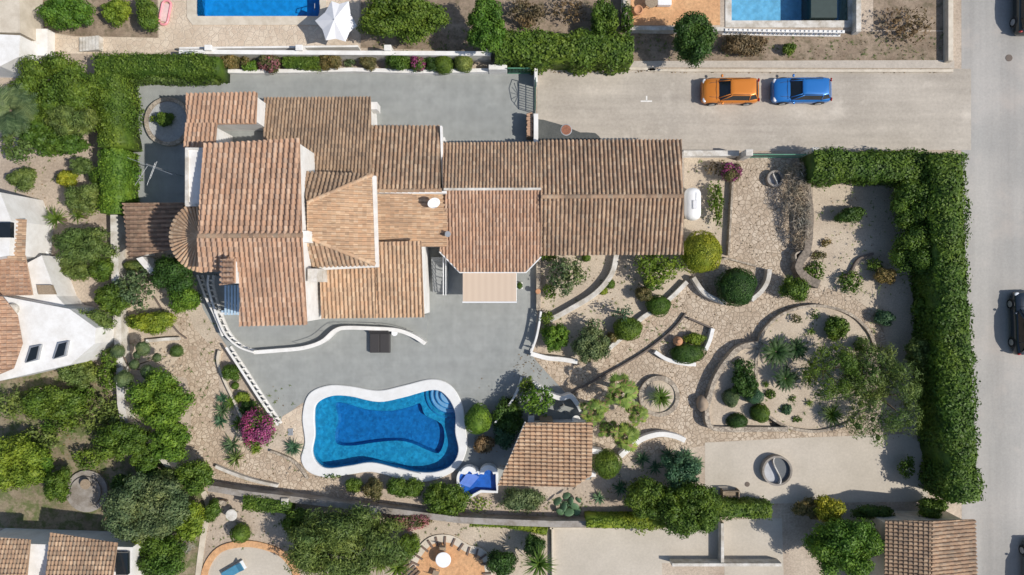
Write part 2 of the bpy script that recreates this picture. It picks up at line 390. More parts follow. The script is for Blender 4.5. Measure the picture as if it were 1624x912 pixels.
sheet('gravel_bed', W2([(855, 404), (978, 404), (972, 435), (945, 465), (905, 490), (870, 508), (856, 500)]), .008, M['bedsand'])
sheet('gravel_bed', W2([(978, 404), (1100, 404), (1092, 447), (1065, 472), (1018, 505), (965, 552), (915, 572), (862, 566), (875, 510), (945, 465), (972, 435)]), .0082, M['bedsand'])
sheet('paved_court', W2([(1090, 448), (1155, 410), (1162, 250), (1278, 250), (1284, 330), (1280, 400), (1262, 428), (1300, 452), (1350, 470), (1395, 500), (1410, 560), (1400, 640), (1350, 700), (1120, 706), (1030, 722), (985, 735), (940, 740), (940, 662), (905, 632), (845, 566), (915, 570), (965, 552), (1018, 505), (1065, 472)]), .004, M['crazy2'])
sheet('stepping_paving', W2([(1018, 505), (1065, 472), (1088, 497), (1030, 555), (950, 600), (905, 625), (862, 590), (868, 575), (915, 574), (965, 552)]), .008, M['crazy'])
sheet('gravel_yard', W2([(1118, 702), (1250, 695), (1440, 688), (1480, 720), (1470, 795), (1118, 800)]), .008, M['pad'])
sheet('gravel_bed', W2([(1085, 246), (1162, 246), (1155, 405), (1085, 405)]), .008, M['bedsand'])
sheet('gravel_garden', W2([(1290, 285), (1500, 285), (1500, 700), (1440, 690), (1395, 640), (1412, 560), (1395, 500), (1350, 470), (1300, 452), (1284, 400)]), .008, M['bedsand'])
sheet('pool_deck', W2([(62, 85), (250, 85), (270, 78), (570, 78), (570, -60), (250, -60), (252, 60), (115, 58), (62, 50)]), .008, M['deckstone'], [W2([(305, -61+3), (305, 33), (513, 33), (513, -61+3)])])
sheet('dirt_ground', W2([(572, -60), (990, -60), (990, 75), (785, 82), (572, 76)]), .008, M['dirt'])
sheet('dirt_ground', W2([(62, -60), (250, -60), (250, 60), (115, 57), (62, 48)]), .006, M['dirt'])
sheet('dirt_ground', W2([(1000, 50), (1505, 50), (1505, 96), (860, 99), (860, 78)]), .010, M['dirt'])
sheet('dirt_ground', W2([(1385, -60), (1510, -60), (1510, 48), (1385, 48)]), .006, M['dirt'])
sheet('orange_patio', W2([(1000, -60), (1142, -60), (1142, 40), (1000, 40)]), .008, M['patio_orange'])
sheet('dirt_ground', W2([(-60, 610), (150, 575), (186, 640), (196, 680), (262, 738), (330, 780), (318, 960), (210, 960), (205, 860), (-60, 830)]), .004, ground_mat('weedy_ground', (.20, .16, .10), (.33, .27, .18), .8, 6, ((.09, .12, .03), 1.1, .46, .85)))
sheet('concrete_yard', W2([(877, 838), (1145, 838), (1145, 893), (1050, 893), (1050, 990), (877, 990)]), .008, M['pad'])
sheet('concrete_yard', W2([(1148, 824), (1240, 822), (1245, 990), (1150, 990)]), .008, M['pad'])
sheet('gravel_strip', W2([(600, 815), (735, 830), (870, 838), (875, 990), (760, 990), (600, 840)]), .004, M['bedsand'])
sheet('stone_patio', W2(spline([(470, 905), (450, 880), (420, 866), (385, 862), (350, 872), (330, 892), (325, 925), (340, 980), (470, 980)], 4)), .012, M['pad'])
sheet('gravel_bed', W2([(1046+27*math.cos(t*.3), 629+27*math.sin(t*.3)) for t in [0, 1, 2, 3, 4, 5, 6, 7, 8, 9, 10, 11, 12, 13, 14, 15, 16, 17, 18, 19, 20]]), .30, M['bedsand'])

# ------------------------------------------------------------------ pools
def tilem(name, c1, c2):
    m = NT(name); v = m.n('ShaderNodeTexVoronoi', Vector=m.pos, Scale=6.0); 
    c = m.ramp(v.outputs['Color'], [(.1, c1), (.9, c2)])
    e = m.n('ShaderNodeTexNoise', Vector=m.pos, Scale=2.5, Detail=2)
    m.color(m.mix(1.0, c, m.ramp(e.outputs[0], [(.35, (.85, .85, .85)), (.65, (1.12, 1.12, 1.12))]), 'MULTIPLY')); m.set(Roughness=.35); return m.m  # mottle in the tile colour stands in for rippling water caustics
def water(name, rough_scale, absorb=(.10, .55, .85), dens=.5, tint=(.93, .98, 1.0)):
    m = NT(name); t = m.t; tr = m.n('ShaderNodeBsdfTransparent'); tr.inputs[0].default_value = (*tint, 1)
    gl = m.n('ShaderNodeBsdfGlossy'); gl.inputs['Roughness'].default_value = .05
    fr = m.n('ShaderNodeFresnel'); fr.inputs[0].default_value = 1.33
    bp = m.n('ShaderNodeBump', Strength=.35, Distance=.05); t.links.new(m.noise(rough_scale, 3, .5), bp.inputs['Height'])
    t.links.new(bp.outputs[0], gl.inputs['Normal']); t.links.new(bp.outputs[0], fr.inputs['Normal'])
    mx = m.n('ShaderNodeMixShader'); t.links.new(fr.outputs[0], mx.inputs[0]); t.links.new(tr.outputs[0], mx.inputs[1]); t.links.new(gl.outputs[0], mx.inputs[2])
    t.links.new(mx.outputs[0], m.out.inputs[0])
    va = m.n('ShaderNodeVolumeAbsorption'); va.inputs[0].default_value = (*absorb, 1); va.inputs[1].default_value = dens
    t.links.new(va.outputs[0], m.out.inputs['Volume']); return m.m
WATER = water('pool_water', 2.5, (.02, .66, .88), .36)
WATER2 = water('pale_pool_water', 2.5, (.25, .7, .9), .25)
TILE_SH = tilem('light_blue_pool_tiles', (.012, .225, .39), (.028, .36, .55))
TILE_DP = tilem('depth_tinted_pool_tiles', (.010, .15, .36), (.020, .23, .50))  # darker than the shelf: darkening by water depth is put into the colour
def loopring(mb, a, b, za, zb):
    n = len(a); s = len(mb.v)
    mb.v += [(*p, za) for p in a] + [(*p, zb) for p in b]
    mb.f += [(s+i, s+(i+1) % n, s+n+(i+1) % n, s+n+i) for i in range(n)]
def fillz(mb, polys, z):
    loops = [[Vector((x, y, 0)) for x, y in p] for p in polys]; flat = [v for l in loops for v in l]
    fs = []
    for t in tessellate_polygon(loops):
        a, b, c = [flat[i] for i in t]; fs.append(tuple(t) if (b-a).cross(c-a).z > 0 else tuple(t[::-1]))
    mb.add([(v.x, v.y, z) for v in flat], fs)
def grow(poly, d):
    n = len(poly); out = []
    a = sum(poly[i-1][0]*poly[i][1]-poly[i][0]*poly[i-1][1] for i in range(n)); sg = 1 if a > 0 else -1
    for i in range(n):
        p, q = Vector(poly[i-1]), Vector(poly[(i+1) % n]); dd = (q-p).normalized(); nn = Vector((dd.y, -dd.x))*sg
        out.append(tuple(Vector(poly[i])+nn*d))
    return out
c = P(610, 690)
pool = empty('swimming_pool', (c.x, c.y, 0), 'curvy blue swimming pool with white coping on the grey terrace', 'swimming pool')
pi, po, pdw = W2(pool_in), W2(pool_out), W2(pool_deep)
mb = MB(); loopring(mb, po, po, -.02, .10); loopring(mb, po, grow(po, -.05), .10, .14); loopring(mb, grow(po, -.05), grow(pi, .04), .14, .14); loopring(mb, grow(pi, .04), pi, .14, .11); loopring(mb, pi, pi, .11, -.15)
mb.build('coping', M['coping'], pool)
mb = MB(); loopring(mb, grow(pi, .01), grow(pi, .01), -.10, -.85); fillz(mb, [grow(pi, .01), pdw], -.85); mb.build('pool_wall', TILE_SH, pool)
mb = MB(); loopring(mb, pdw, grow(pdw, -.12), -.85, -1.3); fillz(mb, [grow(pdw, -.12)], -1.3); mb.build('pool_floor', TILE_DP, pool)
STEP_M = simple('pale_blue_step_tiles', (.24, .42, .62), .4)
for i, r in enumerate((15, 23, 31, 39, 47)):
    pts = []
    cx, cy = 712, 627
    for k in range(19):
        a = R(95 + k*9.5); q = (cx+r*math.cos(a), cy+r*math.sin(a)); pts.append(q)
    mb = MB(); mb.prism(W2([(cx+8, cy-6)] + [(cx + r*math.cos(R(75+ k*8)), cy + r*math.sin(R(75+k*8))) for k in range(22)]), -.99, -.22-.16*i); mb.build('pool_step', STEP_M if i < 3 else TILE_SH, pool)
    mb = MB(); mb.ribbon(W2([(cx + (r-.8)*math.cos(R(78+ k*8)), cy + (r-.8)*math.sin(R(78+k*8))) for k in range(19)]), .07, -.5-.16*i, -.212-.16*i); mb.build('step_edge', TILE_DP, pool)
mb = MB(); wi = grow(pi, .03); mb.prism(wi, -2.3, -.04); mb.build('water', WATER, pool)
MB().ribbon(W2([(632, 741), (650, 746), (668, 750)], 0), .05, .14, .16).build('drain_grate', M['galv'], pool)
# heart shaped plunge pool, raised
hp = W2(spline([(735, 742), (727, 752), (726, 765), (731, 778)], 4) + [(740, 791)] + [(763, 779)] + [(789, 780)] + [(789, 762)] + spline([(789, 752), (786, 743), (776, 740), (766, 744), (761, 750)], 4) + spline([(757, 744), (750, 741), (742, 745), (738, 750)], 4), .35)
pl = empty('plunge_pool', (*P(758, 765)[:2], 0), 'small raised heart shaped plunge pool with white rim', 'plunge pool')
hin = grow(hp, -.12)
mb = MB(); loopring(mb, grow(hp, .06), grow(hp, .06), 0, .5); loopring(mb, grow(hp, .06), hin, .5, .5); loopring(mb, hin, hin, .5, .2); mb.build('rim', M['coping'], pl)
mb = MB(); loopring(mb, hin, hin, .3, .04); fillz(mb, [hin], .05); mb.build('basin', tilem('royal_blue_tiles', (.02, .12, .46), (.03, .15, .54)), pl)
mb = MB(); mb.prism(W2([(728, 768), (740, 752), (752, 753), (760, 757), (745, 774)], .35), .06, .22); mb.build('entry_step', simple('pale_step_tiles', (.16, .26, .66), .4), pl)
mb = MB(); mb.prism(hin, .1, .40); mb.build('water', water('plunge_water', 5, (.2, .55, .95), .15), pl)
for (a, b, c_, r) in ((746, 751, 0, 9), (777, 751, 0, 11)):
    mb = MB(); mb.ribbon(W2([(a-2+r*math.cos(R(t)), b+r*math.sin(R(t))) for t in range(185, 361, 12)], .7), .34, .3, 1.0); mb.build('curved_backrest', M['coping'], pl)
MB().tube([P(722, 795, .2), P(735, 772, .95)], .025, 6).build('handrail', M['galv'], pl)
# neighbours' pools
def boxpool(nm, label, poly, rim, rimm, tile, wat, dark=None):
    t = empty(nm, (*P(poly[1][0], poly[1][1])[:2], 0), label, 'swimming pool'); w_ = W2(poly)
    mb = MB(); loopring(mb, W2(rim), W2(rim), 0, .06); loopring(mb, W2(rim), w_, .06, .06); loopring(mb, w_, w_, .06, -.2); mb.build('coping', rimm, t)
    mb = MB(); loopring(mb, w_, w_, -.15, -1.5); fillz(mb, [w_], -1.5); mb.build('pool_shell', tile, t)
    MB().prism(w_, -1.6, -.1).build('water', wat, t); return t
p2 = boxpool('swimming_pool', 'straight sided bright blue pool with cream rim at the top edge beside a white parasol', nwpool, [(297, -70), (297, 28), (306, 40), (508, 40), (518, 30), (518, -70)], M['cream'], tilem('azure_tiles', (.01, .30, .66), (.015, .34, .72)), WATER2)
MB().tube([P(499, 6, .1), P(499, 6, .8), P(499, 12, .9), P(499, 16, .1)], .03, 6).build('ladder_rail', M['galv'], p2)
MB().tube([P(507, 4, .1), P(507, 4, .8), P(507, 10, .9), P(507, 14, .1)], .03, 6).build('ladder_rail', M['galv'], p2)
p3 = boxpool('swimming_pool', 'pale blue pool with white surround beside an orange patio', nepool, [(1150, -70), (1150, 44), (1358, 44), (1358, -70)], M['white_old'], tilem('sky_tiles', (.30, .58, .74), (.36, .64, .78)), WATER2)
MB().prism(W2([(1284, -60), (1325, -60), (1325, 30), (1284, 30)]), -1.4, .25).build('pool_shade_block', simple('dark_pool_shade', (.03, .05, .045), .6), p3)  # dark block put in for the shade lying over the pool

# ------------------------------------------------------------------ walls, kerbs, balustrades
def wall(name, pts, wpx, h, mat, label, cat='wall', group=None, curve=True, z0=-.05, wob=0.0, coping=None):
    pp = spline(pts, 5) if curve and len(pts) > 2 else pts
    pw = densify(W2(pp, h), .6)
    org = (pw[0][0], pw[0][1], 0)
    if coping:
        t = empty(name, org, label, cat, group)
        MB().ribbon(pw, px(wpx), z0, h-.06, wob=wob).build('wall_body', mat, t)
        MB().ribbon(pw, px(wpx)+.07, h-.058, h+.02, wob=wob*.5).build('coping', coping, t)
        return t
    o = MB().ribbon(pw, px(wpx), z0, h, wob=wob).build(name, mat, None, org)
    b = o.modifiers.new('bevel', 'BEVEL'); b.width = .02; b.segments = 2; b.limit_method = 'ANGLE'; b.angle_limit = R(50)
    return tag(o, label, cat, group)
def kerb(name, pts, wpx, h, mat):
    o = MB().ribbon(densify(W2(spline(pts, 5) if len(pts) > 2 else pts, h), .8), px(wpx), -.02, h).build(name, mat); o['kind'] = 'structure'; return o
kerb('lane_kerb', [(855, 108), (1030, 109), (1036, 111), (1200, 112), (1512, 112)], 4, .14, M['cream'])
sheet('pavement', W2([(790, 98), (1512, 96), (1512, 109), (855, 107)]), .10, ground_mat('pavement_concrete', (.42, .37, .31), (.52, .46, .39), .5, 6, None, .004, .5))
BAL = None
def balustrade(pts, label, h=.95, step=.30, z=0.0, group='balustrades round the terraces', wr=.24):
    global BAL
    pw = densify(W2(spline(pts, 5) if len(pts) > 2 else pts, h+z), .15)
    t = empty('balustrade', (pw[0][0], pw[0][1], 0), label, 'balustrade', group)
    MB().ribbon(pw, wr, -.02, z+.12).build('plinth', M['white'], t)
    MB().ribbon(pw, wr, z+h-.12, z+h).build('handrail', M['white'], t, bevel=.02)
    if BAL is None:
        mb = MB(); mb.lathe((0, 0, 0), [(.07, 0), (.07, .06), (.04, .1), (.085, .24), (.06, .4), (.035, .55), (.05, .66), (.07, .68), (.07, .74)], 8)
        BAL = mb.build('baluster', M['white'], smooth=True); BAL_ME = BAL.data; bpy.data.objects.remove(BAL); BAL = BAL_ME
    acc = 0; last = Vector(pw[0])
    for p in pw[1:]:
        q = Vector(p); acc += (q-last).length; last = q
        if acc >= step:
            acc = 0; o = bpy.data.objects.new('baluster', BAL); COL.objects.link(o); o.parent = t
            o.location = (q.x-t.location.x, q.y-t.location.y, z+.11)
    return t
balustrade([(358, 551), (385, 592), (412, 634), (440, 675)], 'long straight white balustrade left of the pool terrace', step=.36, wr=.15)
balustrade([(312, 436), (325, 470), (342, 505), (352, 532)], 'pale outer balustrade slanting beside the round dark tree', wr=.13, h=.9)
balustrade([(330, 436), (329, 452), (335, 475), (345, 505), (358, 532), (378, 550), (402, 559)], 'inner curved white balustrade rounding the balcony corner', wr=.13, h=.95, z=.25)
balustrade([(858, 494), (855, 515), (850, 538), (842, 560)], 'short curved white balustrade at the right end of the terrace', step=.40, wr=.15)
balustrade([(827, 600), (820, 622), (803, 648), (784, 672)], 'curved white balustrade between the terrace and the poolside shrubs', step=.40, wr=.13)
wall('parapet', [(402, 559), (440, 556), (480, 552), (510, 542), (530, 525), (548, 520), (590, 521), (630, 524), (655, 533), (674, 545)], 6, .75, M['white'], 'wavy white parapet dividing upper and lower grey terrace')
MB().prism(W2([(348, 505), (360, 530), (380, 548), (402, 557), (440, 554), (480, 550), (510, 540), (530, 523), (548, 519), (590, 519), (630, 522), (655, 531), (674, 543), (680, 500), (520, 480), (360, 440), (330, 436)], .18), -.02, .18).build('upper_terrace', M['terrace'])['kind'] = 'structure'
# iron railing just inside the wavy parapet
rl = empty('iron_railing', (*P(530, 518)[:2], 0), 'thin dark iron railing behind the wavy parapet', 'railing')
rp = W2(spline([(475, 548), (505, 538), (528, 520), (545, 516), (620, 518), (655, 526)], 4), .9)
MB().tube([(x, y, 1.05) for x, y in rp], .02, 6).build('top_rail', M['iron'], rl)
mb = MB()
for x, y in rp[::3]: mb.tube([(x, y, .17), (x, y, 1.05)], .012, 5)
mb.build('rail_posts', M['iron'], rl)

G = 'low garden walls east of the house'
wall('garden_wall', [(978, 404), (970, 435), (945, 465), (905, 490), (872, 508)], 8, .6, M['white_old'], 'long curved whitewashed wall below the wide garage roof', group=G)
wall('garden_wall', [(854, 405), (854, 492)], 7, .5, M['stone'], 'straight stone wall along the terrace edge under the garage roof corner', group=G)
wall('garden_wall', [(842, 561), (868, 568), (890, 570), (916, 574)], 7, .6, M['white'], 'white wall running from the curved balustrade towards grey green shrub', group=G)
wall('garden_wall', [(1090, 447), (1066, 471), (1042, 490), (1018, 505), (990, 532), (966, 553)], 7, .45, M['white_old'], 'diagonal white wall passing under the three clipped green balls', group=G)
wall('garden_wall', [(1100, 440), (1115, 462), (1132, 473), (1152, 481)], 7, .7, M['white_old'], 'left half of the curved wall cupping the large dark ball bush', group=G)
wall('garden_wall', [(1192, 476), (1208, 462), (1218, 445), (1221, 427)], 7, .7, M['white_old'], 'right half of the curved wall cupping the large dark ball bush', group=G)
wall('garden_wall', [(1039, 558), (1058, 570), (1085, 577), (1104, 578)], 6, .5, M['white'], 'short white wall below the terracotta urn bed', group=G)
wall('garden_wall', [(1119, 556), (1126, 540), (1131, 521)], 6, .5, M['white'], 'short white wall right of the terracotta urn bed', group=G)
wall('garden_wall', [(1131, 521), (1092, 504)], 3, .3, M['darkedge'], 'thin dark edging above the terracotta urn bed', 'edging', G)
wall('path_edging', [(1088, 497), (1068, 522), (1030, 553), (990, 578), (950, 600), (902, 627)], 2.6, .28, M['darkedge'], 'long thin dark curved edging across the crazy paving', 'edging')
wall('garden_wall', [(984, 724), (1000, 710), (1020, 696), (1046, 689), (1070, 692), (1087, 699)], 8, .6, M['white'], 'white arc wall right of the fan palms', group=G)
wall('garden_wall', [(938, 715), (955, 718)], 8, .8, M['white'], 'stub of white wall between pool house and clipped round bush', group=G, curve=False)
wall('garden_wall', [(905, 752), (945, 753)], 7, .6, M['white'], 'short white wall at the pool house lower corner', group=G, curve=False)
wall('garden_wall', [(834, 604), (850, 610), (868, 624), (890, 632), (905, 629), (915, 640), (922, 652)], 7, 1.1, M['white'], 'wavy white wall behind the pool house in tree shade', group=G)
ring = [(1046+29*math.cos(a*.3142), 629+29*math.sin(a*.3142)) for a in range(20)]
o = MB().ribbon(W2(spline(ring, 3, True), .45), .32, -.02, .42, closed=True, wob=.3).build('ring_planter', M['stone'], None, P(1046, 629)); tag(o, 'round stone ring planter holding a single yucca', 'planter')
wall('bed_wall', [(1390, 556), (1380, 528), (1355, 502), (1320, 488), (1280, 486), (1240, 499), (1213, 524), (1201, 560), (1200, 600), (1206, 640), (1225, 664), (1258, 680), (1300, 684), (1345, 672), (1368, 652)], 4.5, .5, M['stone'], 'large round stone edging of the sandy palm bed', wob=.3)
sheet('gravel_bed', W2(spline([(1390, 556), (1380, 528), (1355, 502), (1320, 488), (1280, 486), (1240, 499), (1213, 524), (1201, 560), (1200, 600), (1206, 640), (1225, 664), (1258, 680), (1300, 684), (1345, 672), (1380, 640), (1395, 600)], 4, True), .2), .30, M['bedsand'])
wall('bed_wall', [(1203, 546), (1178, 550), (1155, 570), (1135, 602), (1123, 640), (1122, 664), (1128, 677), (1150, 681), (1250, 681)], 8, .75, M['stone'], 'stone wall curving round the dark clipped conifer bed', wob=.3)
sheet('gravel_bed', W2(spline([(1203, 546), (1178, 550), (1155, 570), (1135, 602), (1123, 640), (1122, 664), (1128, 677)], 4) + [(1150, 681), (1225, 681), (1203, 640), (1200, 600)], .4), .45, M['bedsand'])
o = MB().blob(P(1114, 640, .4), (.42, .60, .5), 3, .15, 3).build('boulder', simple('brown_boulder', (.33, .25, .18), .9), None, P(1114, 640), True); tag(o, 'large rounded brown boulder against the stone bed wall', 'boulder')
wall('stone_wall', [(1278, 288), (1283, 330), (1282, 390), (1270, 415), (1268, 428), (1282, 443), (1300, 451)], 13, .9, M['stone_dark'], 'tall rough stone wall right of the driveway paving', wob=.3)
wall('bed_wall', [(1268, 425), (1262, 405), (1272, 398)], 3, .8, M['stone'], 'little stone nib off the driveway wall', wob=.2)
wall('side_wall', [(1164, 262), (1160, 330), (1156, 405)], 3.5, .45, M['stone'], 'low stone edging left of the driveway', curve=False)
wall('side_wall', [(1120, 415), (1155, 410), (1200, 422)], 3, .35, M['stone'], 'low stone step at the foot of the driveway', curve=False)
wall('boundary_wall', [(1084, 243), (1172, 243)], 7, .9, M['white'], 'white wall between gas tank garden and lane', curve=False, coping=M['white_old'])
wall('boundary_wall', [(1386, 402), (1362, 412), (1350, 432), (1335, 440)], 3.5, .3, M['darkedge'], 'thin curved dark edging in the sandy garden by the brown bush', 'edging')
for (x, y, lb) in ((1181, 246, 'white gate pillar left of the green driveway gate'), (1284, 243, 'white gate pillar right of the green driveway gate')):
    o = MB().box(P(x, y, 1)+Vector((0, 0, 0)), (.5, .45, 2.0)).build('gate_pillar', M['white_old'], None, P(x, y, 1)-Vector((0, 0, 1)), bevel=.03); tag(o, lb, 'pillar', 'pillars of the driveway gate')
gt = empty('driveway_gate', P(1232, 247), 'low green metal gate across the driveway', 'gate')
a_, b_ = P(1190, 247, 1), P(1276, 246, 1)
for z in (.25, 1.35): MB().box(((a_.x+b_.x)/2, (a_.y+b_.y)/2, z), (b_.x-a_.x, .05, .06)).build('gate_rail', M['green_mesh'], gt)
mb = MB()
for k in range(26): mb.box((a_.x+(b_.x-a_.x)*k/25, (a_.y+b_.y)/2, .8), (.025, .03, 1.1))
mb.build('gate_bars', M['green_mesh'], gt)
# west and south boundary walls
wall('boundary_wall', [(181, 338), (182, 420), (185, 500), (189, 575), (192, 640), (197, 668)], 10, 1.0, M['white_old'], 'long weathered white wall dividing the two gardens on the left', curve=False, coping=M['white_old'])
wall('boundary_wall', [(197, 668), (230, 700), (262, 735), (282, 758)], 7, .9, M['white_old'], 'slanting low white wall beside the big round green tree', curve=False)
wall('terrace_kerb', [(198, 145), (198, 322)], 4, .3, M['cream'], 'thin cream edging between grey terrace and left hedge', 'edging', curve=False)
wall('boundary_wall', [(330, 774), (400, 785), (455, 791), (520, 799), (595, 808)], 8, 1.1, M['greywall'], 'dark topped grey wall below the stone path, left stretch', curve=False, coping=M['greywall'])
wall('boundary_wall', [(597, 808), (660, 816), (730, 825), (820, 829), (878, 831), (935, 831)], 8, 1.1, M['greywall'], 'grey boundary wall below the pool shrubs, right stretch', curve=False, coping=M['greywall'])
for x, y, lb in ((456, 791, 'square pale pier on the grey wall, the left one'), (594, 807, 'square pale pier on the grey wall below the pool bushes')):
    o = MB().box(P(x, y, .65), (.5, .42, 1.3)).build('wall_pier', M['white_old'], None, P(x, y, .65)-Vector((0, 0, .65)), bevel=.02); tag(o, lb, 'pier', 'piers of the grey boundary wall')
wall('path_wall', [(341, 740), (365, 750), (400, 762), (440, 771)], 5, .35, M['white_old'], 'low pale stone kerb along the lower path')
wall('path_wall', [(428, 716), (445, 722), (463, 731), (478, 745), (488, 760)], 4, .3, M['stone'], 'small rough stone edging below the magenta bush', wob=.3)
wall('path_wall', [(347, 556), (345, 575), (356, 605), (375, 645), (390, 680)], 4, .35, M['cream'], 'cream edging of the narrow bed left of the balustrade')
wall('path_edging', [(243, 470), (262, 500), (280, 525), (295, 537)], 2, .15, M['darkedge'], 'dark line edging the path left of the balcony', 'edging')
wall('path_wall', [(231, 541), (262, 538), (283, 537)], 5, .35, M['white_old'], 'short pale wall below the yellow green hedge', curve=False)
# north walls
wall('boundary_wall', [(284, 82), (420, 83), (600, 84), (778, 85)], 5, 1.5, M['white_old'], 'long white wall under the neighbouring pool deck', curve=False, coping=M['white'])
wall('planter_wall', [(347, 112), (400, 113), (470, 112), (560, 110), (660, 113), (775, 111)], 6, .45, M['white'], 'low white planter wall along the top of the grey terrace', curve=False)
wall('deck_planter', [(284, 76), (568, 73)], 3, .9, M['white'], 'thin white planter edge on the upper pool deck', curve=False)
for x, lb in ((338, 'first small white pillar on the upper wall, by the brown bush'), (480, 'second small white pillar on the upper wall, above the clipped hedge'), (618, 'third small white pillar on the upper wall'), (775, 'last white pillar on the upper wall beside the tall green tree')):
    o = MB().box(P(x, 82, .85), (.5, .4, 1.75)).build('wall_pillar', M['white'], None, P(x, 82, .85)-Vector((0, 0, .85)), bevel=.03); tag(o, lb, 'pillar', 'pillars of the upper white wall')
wall('gate_wall', [(850, 108), (850, 130)], 5, 1.3, M['white'], 'short white wall above the terrace gate', curve=False)
wall('gate_wall', [(850, 180), (850, 232)], 7, 1.5, M['white'], 'white wall between terrace and lane beside the tile stack', curve=False)
wall('patio_wall', [(990, -40), (992, 42)], 5, .9, M['white_old'], 'white wall left of the orange patio', curve=False)
wall('patio_wall', [(992, 44), (1150, 46)], 6, .7, M['white_old'], 'white wall below the orange patio', curve=False)
balustrade([(1150, 47), (1250, 49), (1340, 50)], 'low white balustrade below the pale blue pool', step=.3, h=.8, wr=.2)
wall('patio_wall', [(1362, -40), (1362, 50)], 8, .7, M['white_old'], 'white wall right of the pale blue pool', curve=False)
wall('plot_wall', [(1508, -40), (1508, 96)], 8, .6, M['cream'], 'cream wall at the street corner of the bare plot', curve=False)
wall('yard_wall', [(876, 836), (877, 960)], 3, .35, M['cream'], 'left rim of the bare concrete yard', 'edging', curve=False)
wall('yard_wall', [(1146, 830), (1146, 898)], 5, .8, M['white_old'], 'low white wall right of the bare concrete yard', curve=False)
wall('yard_wall', [(1066, 896), (1240, 896)], 5, .9, M['white_old'], 'low white wall at the bottom edge below the concrete yard', curve=False)
wall('path_edging', [(872, 838), (936, 838)], 3, .35, M['cream'], 'pale rim above the bare concrete yard', 'edging', curve=False)
# ------------------------------------------------------------------ tiled roofs
def plane3(a, b, c):
    p, q, r = P(*a), P(*b), P(*c); n = (q-p).cross(r-p).normalized()
    if n.z < 0: n = -n
    return p, n
def NS(y1, h1, y2, h2, x=700): return plane3((x-200, y1, h1), (x+200, y1, h1), (x, y2, h2))
def EW(x1, h1, x2, h2, y=400): return plane3((x1, y-150, h1), (x1, y+150, h1), (x2, y, h2))
def RP(x, y, pl):
    o = Vector((0, 0, CAMH)); d = P(x, y, 0) - o; t = (pl[0]-o).dot(pl[1])/d.dot(pl[1]); return o + d*t
def tiles(name, parent, pix, pl, pitch=.34, row=.34, mat=None, seed=0, down=None, world=None, rel=1.2):
    poly = world if world else [RP(x, y, pl) for x, y in pix]
    n = pl[1]; dn = (Vector((0, 0, -1)) + n*n.z)
    if down is not None: dn = Vector(down) - n*Vector(down).dot(n)
    dn.normalize(); ac = dn.cross(n).normalized()
    rnd = random.Random(seed+5)
    o = poly[0]
    us = [(p-o).dot(ac) for p in poly]; vs_ = [(p-o).dot(dn) for p in poly]
    u0, u1, v0, v1 = min(us), max(us), min(vs_), max(vs_)
    nc = max(1, round((u1-u0)/pitch)); pt = (u1-u0)/nc; nr = int((v1-v0)/row)+2
    V = []; F = []
    r = pt*.31; K = 5
    for i in range(nc+1):
        for kind in (0, 1):
            uc = u0 + i*pt + (0 if kind else pt/2)
            if kind == 1 and i == nc+0: pass
            if kind == 0 and i == nc: continue
            for j in range(nr):
                va = v1 - (j+1)*row - .05; vb = v1 - j*row + .03
                ju = rnd.gauss(0, pt*.018); jz = rnd.gauss(0, .004); base = len(V)
                for (vv, rr, zz) in ((va, r*.76, .0), (vb, r*1.18, .06)):
                    for k in range(K+1):
                        a = math.pi*k/K
                        if kind: du, dz = -rr*math.cos(a), rr*math.sin(a)*.85*rel + .03
                        else: du, dz = -rr*1.1*math.cos(a), .055 - rr*.75*math.sin(a)
                        V.append(o + ac*(uc+ju+du) + dn*vv + n*(dz+zz+jz))
                for k in range(K): F.append((base+k, base+K+1+k, base+K+2+k, base+k+1) )
                if kind:  # closed butt end
                    F.append(tuple(base+K+1+k for k in range(K+1)))
    me = bpy.data.meshes.new(name); me.from_pydata(V, [], F)
    bm = bmesh.new(); bm.from_mesh(me); bmesh.ops.recalc_face_normals(bm, faces=bm.faces)
    cen = sum(poly, Vector())/len(poly)
    for i in range(len(poly)):
        a, b = poly[i], poly[(i+1) % len(poly)]; nn = (b-a).cross(n).normalized()
        if nn.dot(cen-a) > 0: nn = -nn
        bmesh.ops.bisect_plane(bm, geom=bm.verts[:]+bm.edges[:]+bm.faces[:], plane_co=a+nn*.02, plane_no=nn, clear_outer=True)
    # underlay slab, edge thickness
    bmesh.ops.recalc_face_normals(bm, faces=bm.faces)
    bot = [bm.verts.new(p - n*.10) for p in poly]; top = [bm.verts.new(p + n*.0) for p in poly]
    f = bm.faces.new(top); bm.faces.new(bot[::-1])
    m = len(poly)
    for i in range(m): bm.faces.new((bot[i], bot[(i+1) % m], top[(i+1) % m], top[i]))
    bm.to_mesh(me); bm.free(); me.materials.append(mat)
    return link_mesh(name, me, parent), poly
def ridge(parent, a, b, mat, r=.14, name='ridge_tiles', step=.36):
    a = Vector(a); b = Vector(b); L = (b-a).length; d = (b-a)/L; side = d.cross(Vector((0, 0, 1))).normalized(); up = side.cross(d)
    mb = MB(); k = max(1, int(L/step))
    for i in range(k):
        p = a + d*(L*i/k); q = a + d*(L*(i+1)/k+.04); vs = []
        for (c, rr, lz) in ((p, r*.85, 0), (q, r*1.08, .02)):
            for t in range(7):
                an = math.pi*t/6; vs.append(c + side*(rr*math.cos(an)) + up*(rr*math.sin(an)*.8+.05+lz))
        mb.add(vs, [(t, t+1, t+8, t+7) for t in range(6)] + [tuple(7+t for t in range(7))])
    return mb.build(name, mat, parent)
